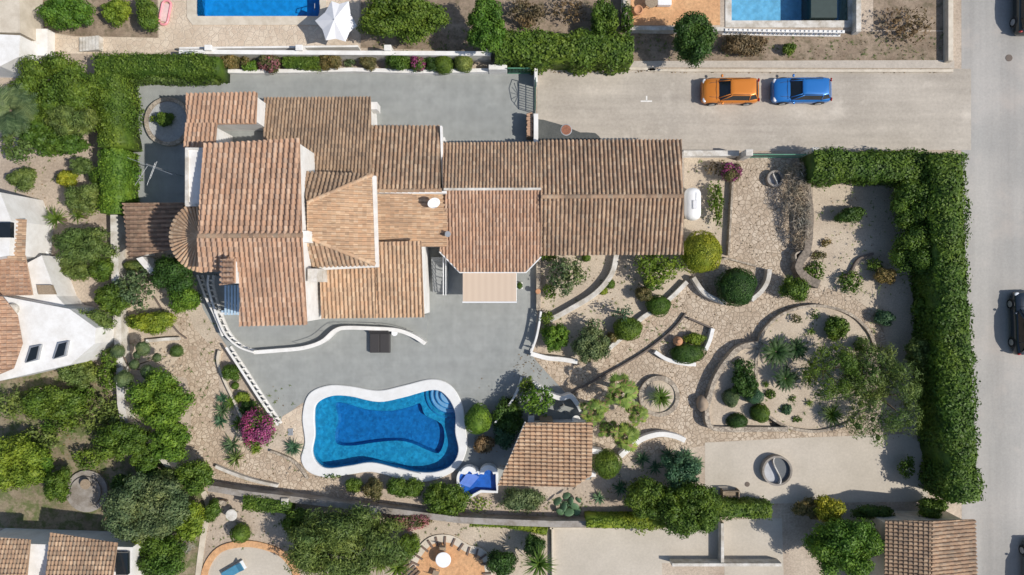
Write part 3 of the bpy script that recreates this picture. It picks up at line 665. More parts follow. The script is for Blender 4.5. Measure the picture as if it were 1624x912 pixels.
def mass(parent, poly, inset=.22, z0=-.05, drop=.10, mat=None, name='wall', expand=None):
    pts = [(p.x, p.y) for p in poly]; ins = grow(pts, -inset)
    # follow the roof plane
    n = (poly[1]-poly[0]).cross(poly[2]-poly[0]).normalized(); zt = [poly[0].z - (n.x*(x-poly[0].x)+n.y*(y-poly[0].y))/n.z - drop for x, y in ins]
    return MB().prism(ins, z0, 0, zt).build(name, mat or M['white'], parent)

villa = empty('villa', P(560, 330), 'large white villa with many terracotta tiled roofs around a half round turret', 'house')
def roof(pix, pl, pitch, row, mat, seed, inset=.22, z0=-.05, walls=True):
    o, poly = tiles('roof', villa, pix, pl, pitch, row, M[mat], seed)
    if walls: mass(villa, poly, inset, z0)
    return o, poly
# north west wing (L of two planes)
pl1 = NS(149, 4.7, 235, 5.6)
r1, q1 = roof([(297, 149.5), (408, 147.5), (406, 196), (296, 197)], pl1, .30, .33, 'tile_a', 1)
r1b, q1b = roof([(296, 197), (344, 196.5), (341, 233), (293, 235)], pl1, .30, .33, 'tile_a', 2)
# courtyard between the wings: white floor and stair block
MB().box(P(380, 216, 2.2), (4.4, 2.8, .3)).build('courtyard_floor', M['terrace'], villa)
# flat white roof strip
MB().prism(W2([(294, 234), (340, 234), (340, 327), (294, 327)], 7.3), -.05, 7.3).build('wall', M['white'], villa)
MB().ribbon(W2([(340, 236), (296, 236), (296, 325), (320, 325)], 7.4), .2, 7.2, 7.42).build('flat_roof_parapet', M['white_old'], villa)
# north side
pl2 = NS(156, 2.7, 304, 4.6)
r2, q2 = roof([(420, 156), (588, 155), (590, 300), (418, 300)], pl2, .235, .30, 'tile_c', 3)
pl6 = NS(201, 2.7, 304, 4.3)
r6, q6 = roof([(590, 201), (698, 201), (698, 303), (590, 304)], pl6, .275, .30, 'tile_b', 4)
ridge(r6, RP(592, 303, pl6), RP(700, 302, pl6), M['tile_b'])
MB().ribbon([RP(592, 306, pl6)[:2], RP(708, 305, pl6)[:2]], .16, 3.9, 4.38).build('gable_coping', M['white'], villa)
MB().ribbon([RP(700.5, 202, pl6)[:2], RP(700.5, 306, pl6)[:2]], .14, 2.6, 3.2).build('gable_coping', M['white'], villa)
# main block with ridge
pl3 = NS(225, 7.7, 373, 9.0)
r3, q3 = roof([(325, 229), (475, 221), (479, 373), (314, 374)], pl3, .335, .33, 'tile_a', 5)
pl4 = NS(373, 9.0, 515, 7.5)
r4, q4 = roof([(381, 374), (479, 373), (487, 514), (381, 516)], pl4, .29, .31, 'tile_a', 6)
r4b, q4b = roof([(314, 374.5), (381, 374), (381, 429), (318, 430)], pl4, .31, .31, 'tile_a', 7)
ridge(r3, RP(315, 374, pl3), RP(480, 373, pl3), M['tile_b'], .16)
# turret half hip
apx, apy1, apy2, ha, he = 487, 322, 376, 7.5, 6.1
plE = EW(487, ha, 594, he, 350)
A1, A2 = RP(487, 322, plE), RP(487, 376, plE); E1, E2 = RP(589, 278, plE), RP(594, 419, plE)
NW_, SW_ = P(482, 274, he+.1), P(491, 423, he+.1)
def pl_from(a, b, c):
    n = (b-a).cross(c-a).normalized(); return (a, n if n.z > 0 else -n)
rE, qE = tiles('roof', villa, None, plE, .27, .27, M['tile_d'], 8, world=[A1, A2, E2, E1])
mass(villa, [Vector(A1), Vector(A2), Vector(E2), Vector(E1)], .12, drop=.1)
pN = pl_from(A1, E1, NW_); tiles('roof', villa, None, pN, .27, .30, M['tile_c'], 9, world=[A1, E1, NW_])
pS = pl_from(A2, E2, SW_); tiles('roof', villa, None, pS, .27, .30, M['tile_b'], 10, world=[A2, SW_, E2])
mass(villa, [A1, E1, NW_], .05, drop=.1); mass(villa, [A2, SW_, E2], .05, drop=.1)
ridge(rE, A1, E1, M['tile_d'], .13); ridge(rE, A2, E2, M['tile_d'], .13)
# white gutter ledge round the hip roof
MB().ribbon([(E1.x+.12, E1.y), (E2.x+.12, E2.y-.12), (SW_.x, SW_.y-.12)], .22, he-.5, he-.12).build('gutter_ledge', M['white'], villa)
# low roof with tiles running east-west
pl7 = EW(596, 4.9, 708, 3.7)
r7, q7 = roof([(596, 308), (708, 307), (708, 391), (596, 391)], pl7, .25, .29, 'tile_d', 11)
# north east pair
pl8 = NS(227, 2.7, 300, 4.0)
r8, q8 = roof([(703, 228), (856, 227), (857, 299), (703, 300)], pl8, .235, .31, 'tile_b', 12)
pl9 = NS(301, 4.0, 430, 2.75)
r9, q9 = roof([(708, 302), (857, 301), (858, 405), (833, 430.5), (729, 430.5), (698, 397)], pl9, .225, .31, 'tile_a', 13)
MB().ribbon([RP(704, 300.5, pl9)[:2], RP(858, 300, pl9)[:2]], .16, 3.7, 4.14).build('ridge_capping', M['white_old'], villa)
mb = MB(); mb.tube([RP(858, 407, pl9)-Vector((0, 0, .02)), RP(834, 432, pl9)-Vector((0, 0, .02)), RP(729, 432, pl9)-Vector((0, 0, .02)), RP(697, 399, pl9)-Vector((0, 0, .02))], .055, 8); mb.build('gutter', M['metal_white'], villa)
# garage
pl10 = NS(224, 2.7, 311, 4.1)
r10, q10 = roof([(858, 224), (1080, 223), (1083, 311), (858, 312)], pl10, .275, .29, 'tile_b', 14)
pl11 = NS(311, 4.1, 403, 2.75)
r11, q11 = roof([(858, 312.5), (1083, 311), (1083, 402.5), (858, 404)], pl11, .275, .29, 'tile_b', 15)
ridge(r10, RP(858, 312, pl10), RP(1083, 311, pl10), M['tile_b'], .15)
# south wing
pl12 = NS(383, 5.6, 503, 4.5)
r12, q12 = roof([(597, 384), (668, 382.5), (673, 502), (597, 503)], pl12, .265, .30, 'tile_d', 16)
r12b, q12b = roof([(508, 425), (597, 424), (597, 503), (511, 504)], pl12, .265, .30, 'tile_d', 17)
MB().box(P(503, 437, 6.6)+Vector((0, 0, -.5)), (.55, .8, 3.2)).build('chimney', M['white_old'], villa)
# west half cone
def cone():
    c = P(323, 375, 7.2); r = 2.2; rnd = random.Random(3); n = 26; V = []; F = []
    apex = Vector((c.x, c.y, 7.75)); ez = 6.9
    for i in range(n+1):
        a0 = R(90) + math.pi*i/n; 
        for j in range(7):
            t0, t1 = j/7, (j+1)/7+.02; base = len(V); wv = math.pi/n
            for t, dz in ((t0, 0), (t1, .04)):
                rr = r*t; hw = max(.02, rr*wv*.36 if t > .0 else .02)
                for k in range(5):
                    an = math.pi*k/4; off = -hw*math.cos(an); up = hw*.8*math.sin(an)+dz+.03
                    d = Vector((math.cos(a0), math.sin(a0), 0)); s = Vector((-math.sin(a0), math.cos(a0), 0))
                    q = c + d*rr + s*off; V.append((q.x, q.y, 7.8+(ez-7.8)*t+up))
            F += [(base+k, base+k+1, base+6+k, base+5+k) for k in range(4)]
    base = len(V); V.append(tuple(apex))
    for i in range(n+1):
        a0 = R(90)+math.pi*i/n; V.append((c.x+r*math.cos(a0), c.y+r*math.sin(a0), ez))
    F += [(base, base+1+i, base+2+i) for i in range(n)]
    mb = MB(); mb.add(V, F); mb.build('turret_roof', M['tile_d'], villa)
    w_ = [(c.x+.1, c.y+(r-.25))] + [(c.x+(r-.25)*math.cos(R(90)+math.pi*i/20), c.y+(r-.25)*math.sin(R(90)+math.pi*i/20)) for i in range(21)] + [(c.x+.1, c.y-(r-.25))]
    MB().prism(w_, -.05, ez+.02).build('turret_wall', M['white'], villa)
cone()
# porch roof on the far left
pl13 = EW(198, 2.7, 290, 3.5)
tiles('porch_roof', villa, [(197, 323), (292, 322), (292, 392), (205, 409)], pl13, .31, .30, M['tile_e'], 18)
for x, y in ((207, 330), (211, 400), (285, 330)): MB().box(P(x, y, 2.6)-Vector((0, 0, 1.33)), (.3, .3, 2.6)).build('porch_pillar', M['white'], villa)
MB().prism(W2([(216, 410), (226, 407), (246, 430), (238, 436)], 1.4), 0, 1.4).build('porch_side_wall', M['white'], villa)
# little tiled chimney on the west slope
ch = MB().box(P(363, 432, 9.0)+Vector((0, 0, -1.2)), (.72, 1.3, 2.9)).build('chimney', M['white'], villa)
plc = EW(352, 9.35, 371, 9.75)
tiles('chimney_cap', ch, [(353, 412), (372, 410), (372, 449), (352, 452)], plc, .30, .3, M['tile_a'], 19)
# pergola and balcony door below it
pg_ = MB()
for k in range(5): pg_.box(P(358+5*k, 476, 3.2), (.12, 2.0, .14))
pg_.box(P(367, 494, 3.05), (1.3, .14, .14)); pg_.build('pergola_beams', M['shaded_white'], villa)
for x, y in ((357, 494), (380, 494)): MB().box(P(x, y, 1.6), (.18, .18, 3.1)).build('pergola_post', M['white'], villa)
MB().box(P(368, 497, .7), (1.4, .12, .9)).build('balcony_front', M['white'], villa)
# small white flues
MB().box(P(596, 168, 2.3)+Vector((-.12, 0, -.5)), (.45, .5, 1.2)).build('buttress', M['white'], villa)
MB().box(P(704, 221, 2.1)+Vector((-.1, 0, -.5)), (.35, .25, 1.2)).build('buttress', M['white'], villa)
o = MB().lathe(P(711, 372, 3.9)+Vector((0, 0, -.2)), [(.12, 0), (.12, .5), (.2, .52), (.2, .6)], 10).build('vent_pipe', M['galv'], villa)
MB().prism(W2([(476, 366), (489, 366), (489, 384), (476, 384)], 8.3), 4, 8.3).build('valley_block', M['white'], villa)
# windows and doors in the walls
def window(x, y, h, wd, ht, face, off=0.0, kind='window'):
    p = P(x, y, h); rz = {'S': 0, 'N': math.pi, 'E': math.pi/2, 'W': -math.pi/2}[face]
    m = Matrix.Rotation(rz, 3, 'Z'); 
    mb = MB(); 
    for dx, dz, sx, sz in ((-wd/2, 0, .07, ht), (wd/2, 0, .07, ht), (0, ht/2, wd+.07, .07), (0, -ht/2, wd+.07, .07), (0, 0, .05, ht)):
        mb.box(p+m @ Vector((dx, -.03, dz)), (sx, .1, sz), rz)
    f = mb.build(kind, M['wood'], villa)
    MB().box(p+m @ Vector((0, 0, 0)), (wd, .06, ht), rz).build('pane', M['glass'], f)
def wz(poly, face, t, z, wd, ht, inset=.22, kind='window'):
    xs = [p.x for p in poly]; ys = [p.y for p in poly]
    if face in 'EW': X = (max(xs)-inset+.03) if face == 'E' else (min(xs)+inset-.03); Y = min(ys)+(max(ys)-min(ys))*t
    else: Y = (max(ys)-inset+.03) if face == 'N' else (min(ys)+inset-.03); X = min(xs)+(max(xs)-min(xs))*t
    m = {'S': 0, 'N': math.pi, 'E': math.pi/2, 'W': -math.pi/2}[face]
    c = Vector((X, Y, z)); mm = Matrix.Rotation(m, 3, 'Z'); mb = MB()
    for dx, dz, sx, sz in ((-wd/2, 0, .07, ht), (wd/2, 0, .07, ht), (0, ht/2, wd+.07, .07), (0, -ht/2, wd+.07, .07), (0, 0, .05, ht)):
        mb.box(c+mm @ Vector((dx, -.03, dz)), (sx, .1, sz), m)
    f = mb.build(kind, M['wood'], villa); MB().box(c+mm @ Vector((0, .01, 0)), (wd, .06, ht), m).build('pane', M['glass'], f)
wz(q1, 'N', .5, 2.6, 1.2, 1.2); wz(q2, 'N', .3, 1.4, 1.3, 1.2); wz(q2, 'N', .7, 1.4, 1.3, 1.2); wz(q6, 'N', .5, 1.4, 1.2, 1.1); wz(q8, 'N', .3, 1.05, 1.0, 2.1, kind='door')
wz(q12, 'S', .5, 1.2, 1.8, 2.2, kind='door'); wz(q12b, 'S', .5, 1.5, 1.4, 1.2)
wz(q4, 'S', .5, 1.3, 1.8, 2.2, kind='door'); wz(q4, 'S', .5, 5.0, 1.3, 1.2)
wz(q11, 'S', .3, 1.5, 1.4, 1.1); wz(q11, 'S', .7, 1.5, 1.4, 1.1); wz(q11, 'E', .5, 1.3, 1.2, 1.1); wz(q10, 'N', .35, 1.2, 2.6, 2.1, kind='garage_door')
# outside stair between south wing and awning
mb = MB()
for k in range(9): mb.box(P(699, 412+6*k, .1)+Vector((0, 0, .5-.055*k)), (1.1, .3, 1.1-.11*k))
mb.build('outside_stair', M['stepgrey'], villa)
for x in (703, 707):
    mb = MB(); mb.tube([P(x, 404, 2.3), P(x, 440, 1.7), P(x, 468, 1.0)], .035, 6)
    for k in range(6): mb.tube([P(x, 406+12*k, 0), P(x, 406+12*k, 2.25-.23*k)], .02, 5)
    mb.build('stair_rail', M['metal_white'], villa)
# awning
aw = empty('awning', P(776, 455), 'flat beige canvas awning under the eaves by the terrace', 'awning')
a, b, c, d = RP(734, 431, NS(430, 2.65, 479, 2.3)), RP(819, 431, NS(430, 2.65, 479, 2.3)), RP(819, 478, NS(430, 2.65, 479, 2.3)), RP(734, 478, NS(430, 2.65, 479, 2.3))
up = Vector((0, 0, .03))
MB().add([a, d, c, b, a-up, d-up, c-up, b-up], [(0, 1, 2, 3), (7, 6, 5, 4), (0, 4, 5, 1), (1, 5, 6, 2), (2, 6, 7, 3), (3, 7, 4, 0)]).build('canvas', M['awning'], aw)
MB().tube([d+Vector((-.03, -.05, .0)), c+Vector((.03, -.05, 0))], .05, 8).build('front_bar', M['metal_white'], aw)
for p, q in ((a, d), (b, c)): MB().tube([p-Vector((0, 0, .25)), q-Vector((0, 0, .08))], .025, 6).build('folding_arm', M['metal_white'], aw)

# ------------------------------------------------------------------ pool house
phs = empty('pool_house', P(865, 715), 'small pool house under a lopsided pale terracotta tiled roof', 'pool house')
pp = EW(790, 2.6, 942, 3.4, 715)
o, poly = tiles('roof', phs, [(833, 671), (940, 670), (938, 753), (912, 771), (790, 768)], pp, .265, .38, M['tile_d'], 21, down=(-1, 0.0, 0), rel=1.9)
mass_poly = [p for p in poly]; mass(phs, mass_poly, .45, drop=.1)
MB().tube([RP(833, 669, pp), RP(790, 770, pp)], .05, 6).build('verge_trim', M['white_old'], phs)
MB().box(P(866, 664, 1.0), (.9, .06, 2.0)).build('door', M['wood'], phs)

# ------------------------------------------------------------------ neighbours
nb = empty('neighbour_villa', P(40, 500), 'white neighbouring villa with flat roof terraces at the left edge of the photo', 'house')
MB().prism(W2([(-40, 470), (5, 470), (110, 490), (152, 520), (150, 545), (112, 578), (0, 604), (-40, 610)], 3.2), -.05, 3.2).build('wall', M['white'], nb)
MB().prism(W2([(-40, 300), (0, 305), (18, 350), (14, 405), (-40, 415)], 4.2), -.05, 4.2).build('wall', M['white'], nb)
MB().prism(W2([(38, 420), (66, 405), (90, 470), (108, 490), (10, 474)], 2.2), -.05, 2.2).build('wall', M['white'], nb)
pn = EW(-40, 4.6, 38, 3.5, 520)
tiles('roof', nb, [(-40, 465), (4, 470), (28, 500), (36, 545), (22, 584), (-40, 610)], pn, .28, .30, M['tile_a'], 31)
pn = NS(350, 3.4, 470, 3.0)
tiles('roof', nb, [(22, 348), (42, 349), (39, 415), (12, 410)], EW(10, 3.9, 45, 3.2, 380), .27, .28, M['tile_b'], 32)
tiles('roof', nb, [(-40, 412), (40, 405), (52, 468), (-40, 468)], EW(-40, 3.3, 50, 2.8, 440), .28, .28, M['tile_a'], 33)
for k, (x, y) in enumerate(((51, 562), (95, 556))):
    f = MB().prism(W2([(x-12, y+14), (x-4, y-12), (x+13, y-15), (x+8, y+9)], 3.45), 3.15, 3.42).build('skylight', M['galv'], nb)
    MB().prism(grow(W2([(x-12, y+14), (x-4, y-12), (x+13, y-15), (x+8, y+9)], 3.45), -.12), 3.4, 3.45).build('pane', M['glass'], f)
MB().prism(W2([(57, 452), (80, 452), (86, 467), (60, 467)], 2.5), 2.2, 2.45).build('roof_hatch', M['wood'], nb)
MB().lathe(P(22, 490, 3.2), [(.4, 0), (.4, .2), (.32, .35), (.1, .4)], 14).build('roof_dome', M['white_old'], nb)
MB().box(P(5, 365, 4.4), (1.2, 1.0, .35)).build('roof_light', M['glass'], nb)
nb2 = empty('neighbour_house', P(120, 900), 'house with tiled roofs and white valley at the bottom left corner', 'house')
tiles('roof', nb2, [(82, 845), (186, 861), (172, 960), (66, 960)], NS(845, 3.0, 960, 4.4), .24, .3, M['tile_b'], 34)
tiles('roof', nb2, [(-40, 850), (48, 856), (38, 960), (-40, 960)], NS(850, 3.0, 960, 4.4), .24, .3, M['tile_b'], 35)
MB().prism(W2([(-38, 860), (210, 868), (205, 980), (-38, 980)], 2.8), -.05, 2.8).build('wall', M['white'], nb2)
MB().box(P(195, 893, 3.0), (.8, 1.5, .3)).build('roof_light', M['glass'], nb2)
nb3 = empty('neighbour_house', P(1480, 880), 'brown tiled house at the bottom right by the street', 'house')
tiles('roof', nb3, [(1404, 826), (1476, 826), (1474, 980), (1402, 980)], EW(1400, 3.0, 1476, 3.8, 900), .26, .3, M['tile_c'], 36)
_, pz = tiles('roof', nb3, [(1477, 826), (1545, 824), (1550, 980), (1476, 980)], EW(1476, 3.8, 1548, 3.0, 900), .26, .3, M['tile_b'], 37)
MB().prism(W2([(1407, 832), (1542, 832), (1545, 975), (1407, 975)], 2.9), -.05, 2.9).build('wall', M['cream'], nb3)
nb4 = empty('neighbour_house', P(20, 60), 'pale building at the top left corner', 'house')
MB().prism(W2([(-60, 52), (32, 56), (30, 90), (0, 105), (-60, 105)], 2.6), -.05, 2.6).build('wall', M['white'], nb4)
MB().prism(W2([(-60, -40), (30, -40), (32, 52), (-60, 50)], 2.4), -.05, 2.4).build('lower_roof', M['cream'], nb4)
st = empty('white_steps', P(140, 72), 'flight of white garden steps left of the neighbouring pool deck', 'steps')
MB().box(P(68, 70, .4), (1.2, 1.9, .8)).build('side_block', M['white'], st)
for k in range(6): MB().box(P(130+6*k, 71, .1)+Vector((0, 0, .02*k)), (.24, 1.0, .2+.1*k)).build('step', M['white_old'], st)
o = MB().prism([P(36, y)[:2] for y in ()] or W2([(38, -60), (54, -60), (56, 88), (38, 100)]), .0, .012).build('path', M['darkedge']); o['kind'] = 'structure'
# ------------------------------------------------------------------ foliage
RS = np.random.RandomState(11)
def leafmesh(cent, nrm, ln, wd, rs):
    # rhombus leaves at cent, facing nrm
    N = len(cent); up = rs.normal(size=(N, 3)); t = np.cross(nrm, up); t /= np.linalg.norm(t, axis=1, keepdims=True)+1e-9
    b = np.cross(nrm, t); L = (ln*(.6+.8*rs.rand(N)))[:, None]; W_ = (wd*(.6+.8*rs.rand(N)))[:, None]
    q = np.stack([cent-t*L/2, cent+b*W_/2+nrm*W_*.15, cent+t*L/2, cent-b*W_/2+nrm*W_*.15], 1)
    return q.reshape(-1, 3)
def to_mesh(name, co, extra=None):
    # co: quads; extra: (verts, faces) added
    N = len(co)//4; me = bpy.data.meshes.new(name)
    ev, ef = extra if extra else ([], [])
    allv = np.vstack([co, np.array(ev).reshape(-1, 3)]) if len(ev) else co
    nf = N+len(ef); li = np.arange(N*4)
    el = [i+N*4 for f in ef for i in f]; ls = [len(f) for f in ef]
    loops = np.concatenate([li, np.array(el, int)]) if el else li
    tot = np.concatenate([np.full(N, 4), np.array(ls, int)]) if ls else np.full(N, 4)
    st = np.concatenate([[0], np.cumsum(tot)[:-1]])
    me.vertices.add(len(allv)); me.vertices.foreach_set('co', allv.ravel().astype(np.float32))
    me.loops.add(len(loops)); me.loops.foreach_set('vertex_index', loops.astype(np.int32))
    me.polygons.add(nf); me.polygons.foreach_set('loop_start', st.astype(np.int32))
    me.update(calc_edges=True); return me
def lobes_of(rx, ry, rz, n, rs, spread=.62, size=(.34, .5)):
    out = []
    for i in range(n):
        a = 2*math.pi*(i+rs.rand()*.7)/n*1.618*2; z = rs.uniform(-.3, .85); k = math.sqrt(max(.05, 1-z*z*.8))*spread*(.55+.6*rs.rand())
        s = rs.uniform(*size); out.append(((math.cos(a)*k*rx, math.sin(a)*k*ry, z*rz*.6), (s*rx, s*ry, s*rz)))
    out.append(((0, 0, .0), (.62*rx, .62*ry, (.5 if n > 14 else .7)*rz))); return out
def crown_pts(lobes, dens, rs, zcut=-.25, jit=.18):
    C = []; Nn = []
    for c, r in lobes:
        area = 4*math.pi*((r[0]*r[1]+r[0]*r[2]+r[1]*r[2])/3); n = max(8, int(area*dens)); d = rs.normal(size=(n, 3)); d /= np.linalg.norm(d, axis=1, keepdims=True)
        d = d[d[:, 2] > zcut]; k = 1+rs.uniform(-jit*1.6, jit, size=(len(d), 1)); C.append(np.array(c)+d*np.array(r)*k); Nn.append(d)
    C = np.vstack(C); Nn = np.vstack(Nn); keep = np.ones(len(C), bool)
    for c, r in lobes:
        q = (C-np.array(c))/np.array(r); keep &= (q*q).sum(1) > .52
    return C[keep], Nn[keep]
STY = { # nlobes, leaf len, leaf wid, density, jitter, normal noise, core scale
 'loose': (18, .20, .11, 85, .32, .9, .5), 'dense': (13, .15, .09, 170, .18, .6, .86), 'tree': (26, .17, .10, 150, .22, .65, .82),
 'ball': (0, .10, .065, 330, .03, .55, .96), 'conifer': (26, .30, .06, 160, .26, .7, .75), 'big': (48, .18, .10, 150, .22, .65, .82), 'twig': (12, .55, .035, 120, .45, 1.3, 0), 'sparse': (8, .22, .12, 45, .4, 1.0, .3), 'airybig': (60, .30, .07, 150, .3, .7, .7), 'airy': (40, .24, .055, 190, .45, .8, .42)}
LSZ = {'big': (.78, (.17, .30)), 'tree': (.70, (.22, .36)), 'loose': (.75, (.20, .32)), 'conifer': (.74, (.2, .34)), 'airybig': (.85, (.14, .26)), 'airy': (.95, (.13, .26))}
def crown(name, rx, ry, rz, style, seed):
    nl, ll, lw, dn, jit, nn, core = STY[style]; rs = np.random.RandomState(seed); sz = max(.6, min(1, (rx+ry)/2.2)); ll *= sz**.5; lw *= sz**.5; dn /= sz
    if nl == 0: lobes = [((0, 0, 0), (rx, ry, rz))]
    else:
        lobes = lobes_of(rx, ry, rz, nl, rs, *LSZ.get(style, (.62, (.34, .5))))
        if style in ('sparse', 'airy'): lobes = lobes[:-1]
    C, Nn = crown_pts(lobes, dn, rs, jit=jit)
    if nl == 0:
        for k in range(len(C)):
            pass
        f = 1+.09*np.sin(C[:, 0]*3.1/rx+seed)*np.cos(C[:, 1]*2.7/ry+seed*2)+.03*np.sin(C[:, 1]*7/ry)+.03*np.sin(C[:, 2]*9+C[:, 0]*7); C = C*f[:, None]
    Nn = Nn+rs.normal(size=Nn.shape)*nn*.6; Nn /= np.linalg.norm(Nn, axis=1, keepdims=True)
    co = leafmesh(C, Nn, ll, lw, rs)
    if core:
        mb = MB()
        for i, (c, r) in enumerate(lobes): mb.blob(c, tuple(x*core*.97 for x in r), 2 if nl == 0 else 1, .25, seed+i, 1.5)
        extra = (mb.v, mb.f)
    else: extra = None
    return to_mesh(name, co, extra)
def branches(parent, h0, h1, spread, rs, r=.08, name='trunk', n=4):
    mb = MB(); mid = Vector((rs.uniform(-.1, .1), rs.uniform(-.1, .1), h0)); mb.tube([Vector((0, 0, -.1)), mid*.6, mid], [r*1.3, r, r*.85], 7)
    for i in range(n):
        a = 2*math.pi*(i+rs.rand()*.5)/n; e = Vector((math.cos(a)*spread*.55, math.sin(a)*spread*.55, h1))
        mb.tube([mid, mid.lerp(e, .5)+Vector((0, 0, .1)), e], [r*.7, r*.45, r*.15], 5)
    o = mb.build(name, M['trunk'], None); o.parent = parent; ORG[o.name] = ORG[parent.name]; return o
SEED = [100]
def plant(name, cat, x, y, rx, ry, h, col, style, label, group=None, trunk=None, rot=0.0, flower=None, z0=0.0):
    SEED[0] += 1; sd = SEED[0]; rs = np.random.RandomState(sd)
    if trunk is None: trunk = h > 1.7
    RX, RY = px(rx, h*.6), px(ry, h*.6)
    rz = min(h*.5, max(RX, RY)*(.95 if trunk else 1.0)); cz = h-rz
    if not trunk: rz = h*.5+.05 if style == 'ball' else h*.55; cz = h-rz
    c = P(x, y, cz+rz*.35); base = Vector((c.x, c.y, z0))
    me = crown('crown' if trunk or flower else name, RX, RY, rz, style, sd)
    me.transform(Matrix.Translation((0, 0, cz-z0 if cz > z0 else cz)) @ Matrix.Rotation(rot, 4, 'Z')); me.materials.append(LEAF[col])
    if not trunk and not flower:
        o = bpy.data.objects.new(name, me); COL.objects.link(o); o.location = base; tag(o, label, cat, group); return o
    t = empty(name, base, label, cat, group)
    o = bpy.data.objects.new('crown' if trunk else 'foliage', me); COL.objects.link(o); o.parent = t; ORG[o.name] = base
    if trunk: branches(t, max(.3, cz-rz*.6), cz+rz*.3, max(RX, RY), rs, .05+.025*h)
    if flower:
        C, Nn = crown_pts(lobes_of(RX*1.03, RY*1.03, rz, 9, rs), 150*flower[1], rs, .0, .2); k = C[:, 2] > -rz*.2; C = C[k]+[0, 0, cz]; Nn = Nn[k]+rs.normal(size=C.shape)*.4
        cl = np.sin(C[:, 0]*4+sd)+np.sin(C[:, 1]*5+sd*2)+rs.normal(size=len(C))*.6; k = cl > (-1.2 if flower[1] > .6 else .2); C = C[k]; Nn = Nn[k]
        Nn /= np.linalg.norm(Nn, axis=1, keepdims=True); fm = to_mesh('blossom', leafmesh(C*[1.03, 1.03, 1]+[0, 0, .05], Nn, .12, .10, rs)); fm.materials.append(LEAF[flower[0]])
        f = bpy.data.objects.new('blossom', fm); COL.objects.link(f); f.parent = t; ORG[f.name] = base
    return t
def hedge(pts, wpx, h, col, label, dens=150, leaf=(.16, .09), group='clipped hedges', stump=True, amp=.20):
    SEED[0] += 1; rs = np.random.RandomState(SEED[0]); pw = [Vector(p) for p in densify(W2(pts, h*.9), .35)]; wd = px(wpx, h)
    org = Vector((pw[0].x, pw[0].y, 0)); C = []; Nn = []
    cum = [0]
    for a, b in zip(pw, pw[1:]): cum.append(cum[-1]+(b-a).length)
    L = cum[-1]
    def at(s):
        i = int(np.searchsorted(cum, s)); i = min(max(i, 1), len(pw)-1); a, b = pw[i-1], pw[i]; t = (s-cum[i-1])/max(1e-6, cum[i]-cum[i-1]); d = (b-a).normalized(); return a.lerp(b, t), Vector((-d.y, d.x))
    ntop = int(L*wd*dens*1.4); nside = int(L*h*dens)
    for k in range(ntop+2*nside):
        s = rs.rand()*L; p, nn = at(s)
        bul = 1+amp*noise.noise(Vector((p.x*.7, p.y*.7, SEED[0])))*2
        if k < ntop:
            u = rs.uniform(-.5, .5); q = p+nn*(u*wd*bul); z = h*(1-.12*(abs(u)*2)**3)*(1+.10*noise.noise(Vector((q.x*1.1, q.y*1.1, 5)))) ; nr = (nn.x*u, nn.y*u, 1)
        else:
            sd_ = 1 if k % 2 else -1; z = h*rs.rand()*.97; q = p+nn*(sd_*wd*.5*bul*(1+.08*rs.normal())); nr = (nn.x*sd_, nn.y*sd_, .25)
        C.append((q.x, q.y, z+rs.uniform(-.18, .10)+(.22*rs.rand() if rs.rand() < .04 else 0))); Nn.append(nr)
    C = np.array(C)-np.array(org); Nn = np.array(Nn)+rs.normal(size=(len(C), 3))*.42; Nn /= np.linalg.norm(Nn, axis=1, keepdims=True)
    mb = MB(); mb.ribbon([(p.x-org.x, p.y-org.y) for p in pw], wd*.86, .0, h*.9, wob=.2)
    me = to_mesh('hedge', leafmesh(C, Nn, leaf[0], leaf[1], rs), (mb.v, mb.f)); me.materials.append(LEAF[col])
    o = bpy.data.objects.new('hedge', me); COL.objects.link(o); o.location = org; return tag(o, label, 'hedge', group)
def blades(mb_co, c, n, L, wd, tilt, rs, curve=.5, seg=3):
    # arching strap leaves as quads strips
    for i in range(n):
        a = 2*math.pi*i/n*2.399*n/6.283 if False else rs.rand()*2*math.pi; el = R(tilt[0]+(tilt[1]-tilt[0])*rs.rand()); l = L*(.75+.4*rs.rand())
        d = Vector((math.cos(a), math.sin(a), 0)); s = Vector((-math.sin(a), math.cos(a), 0)); pts = []
        for k in range(seg+1):
            t = k/seg; pts.append(Vector(c)+d*(l*t*math.cos(el*(1-.3*t)))+Vector((0, 0, 1))*(l*math.sin(el)*(t-curve*t*t)))
        for k in range(seg):
            w0 = wd*(1-(k/seg)**1.6)*.5; w1 = wd*(1-((k+1)/seg)**1.6)*.5; up = Vector((0, 0, wd*.2))
            mb_co += [pts[k]-s*w0+up, pts[k]+s*w0+up, pts[k+1]+s*w1+up*.6, pts[k+1]-s*w1+up*.6]
def rosette(name, cat, x, y, r, h, col, label, group=None, n=46, wd=.07, tilt=(5, 80), curve=.5, trunk=0.0, z0=0.0):
    SEED[0] += 1; rs = np.random.RandomState(SEED[0]); hh = z0+trunk; rr = px(r, hh+.4); co = []
    blades(co, (0, 0, hh+.1-z0), n, rr*1.08, wd, tilt, rs, curve)
    p = P(x, y, hh+.3); base = Vector((p.x, p.y, z0))
    me = to_mesh(name, np.array([tuple(v) for v in co])); me.materials.append(LEAF[col])
    if trunk > .25:
        t = empty(name, base, label, cat, group); o = bpy.data.objects.new('crown', me); COL.objects.link(o); o.parent = t
        q = MB().tube([(0, 0, -.1), (0, 0, trunk*.5), (0, 0, trunk+.1)], [.16, .13, .13], 8).build('trunk', M['trunk']); q.parent = t; return t
    o = bpy.data.objects.new(name, me); COL.objects.link(o); o.location = base; return tag(o, label, cat, group)
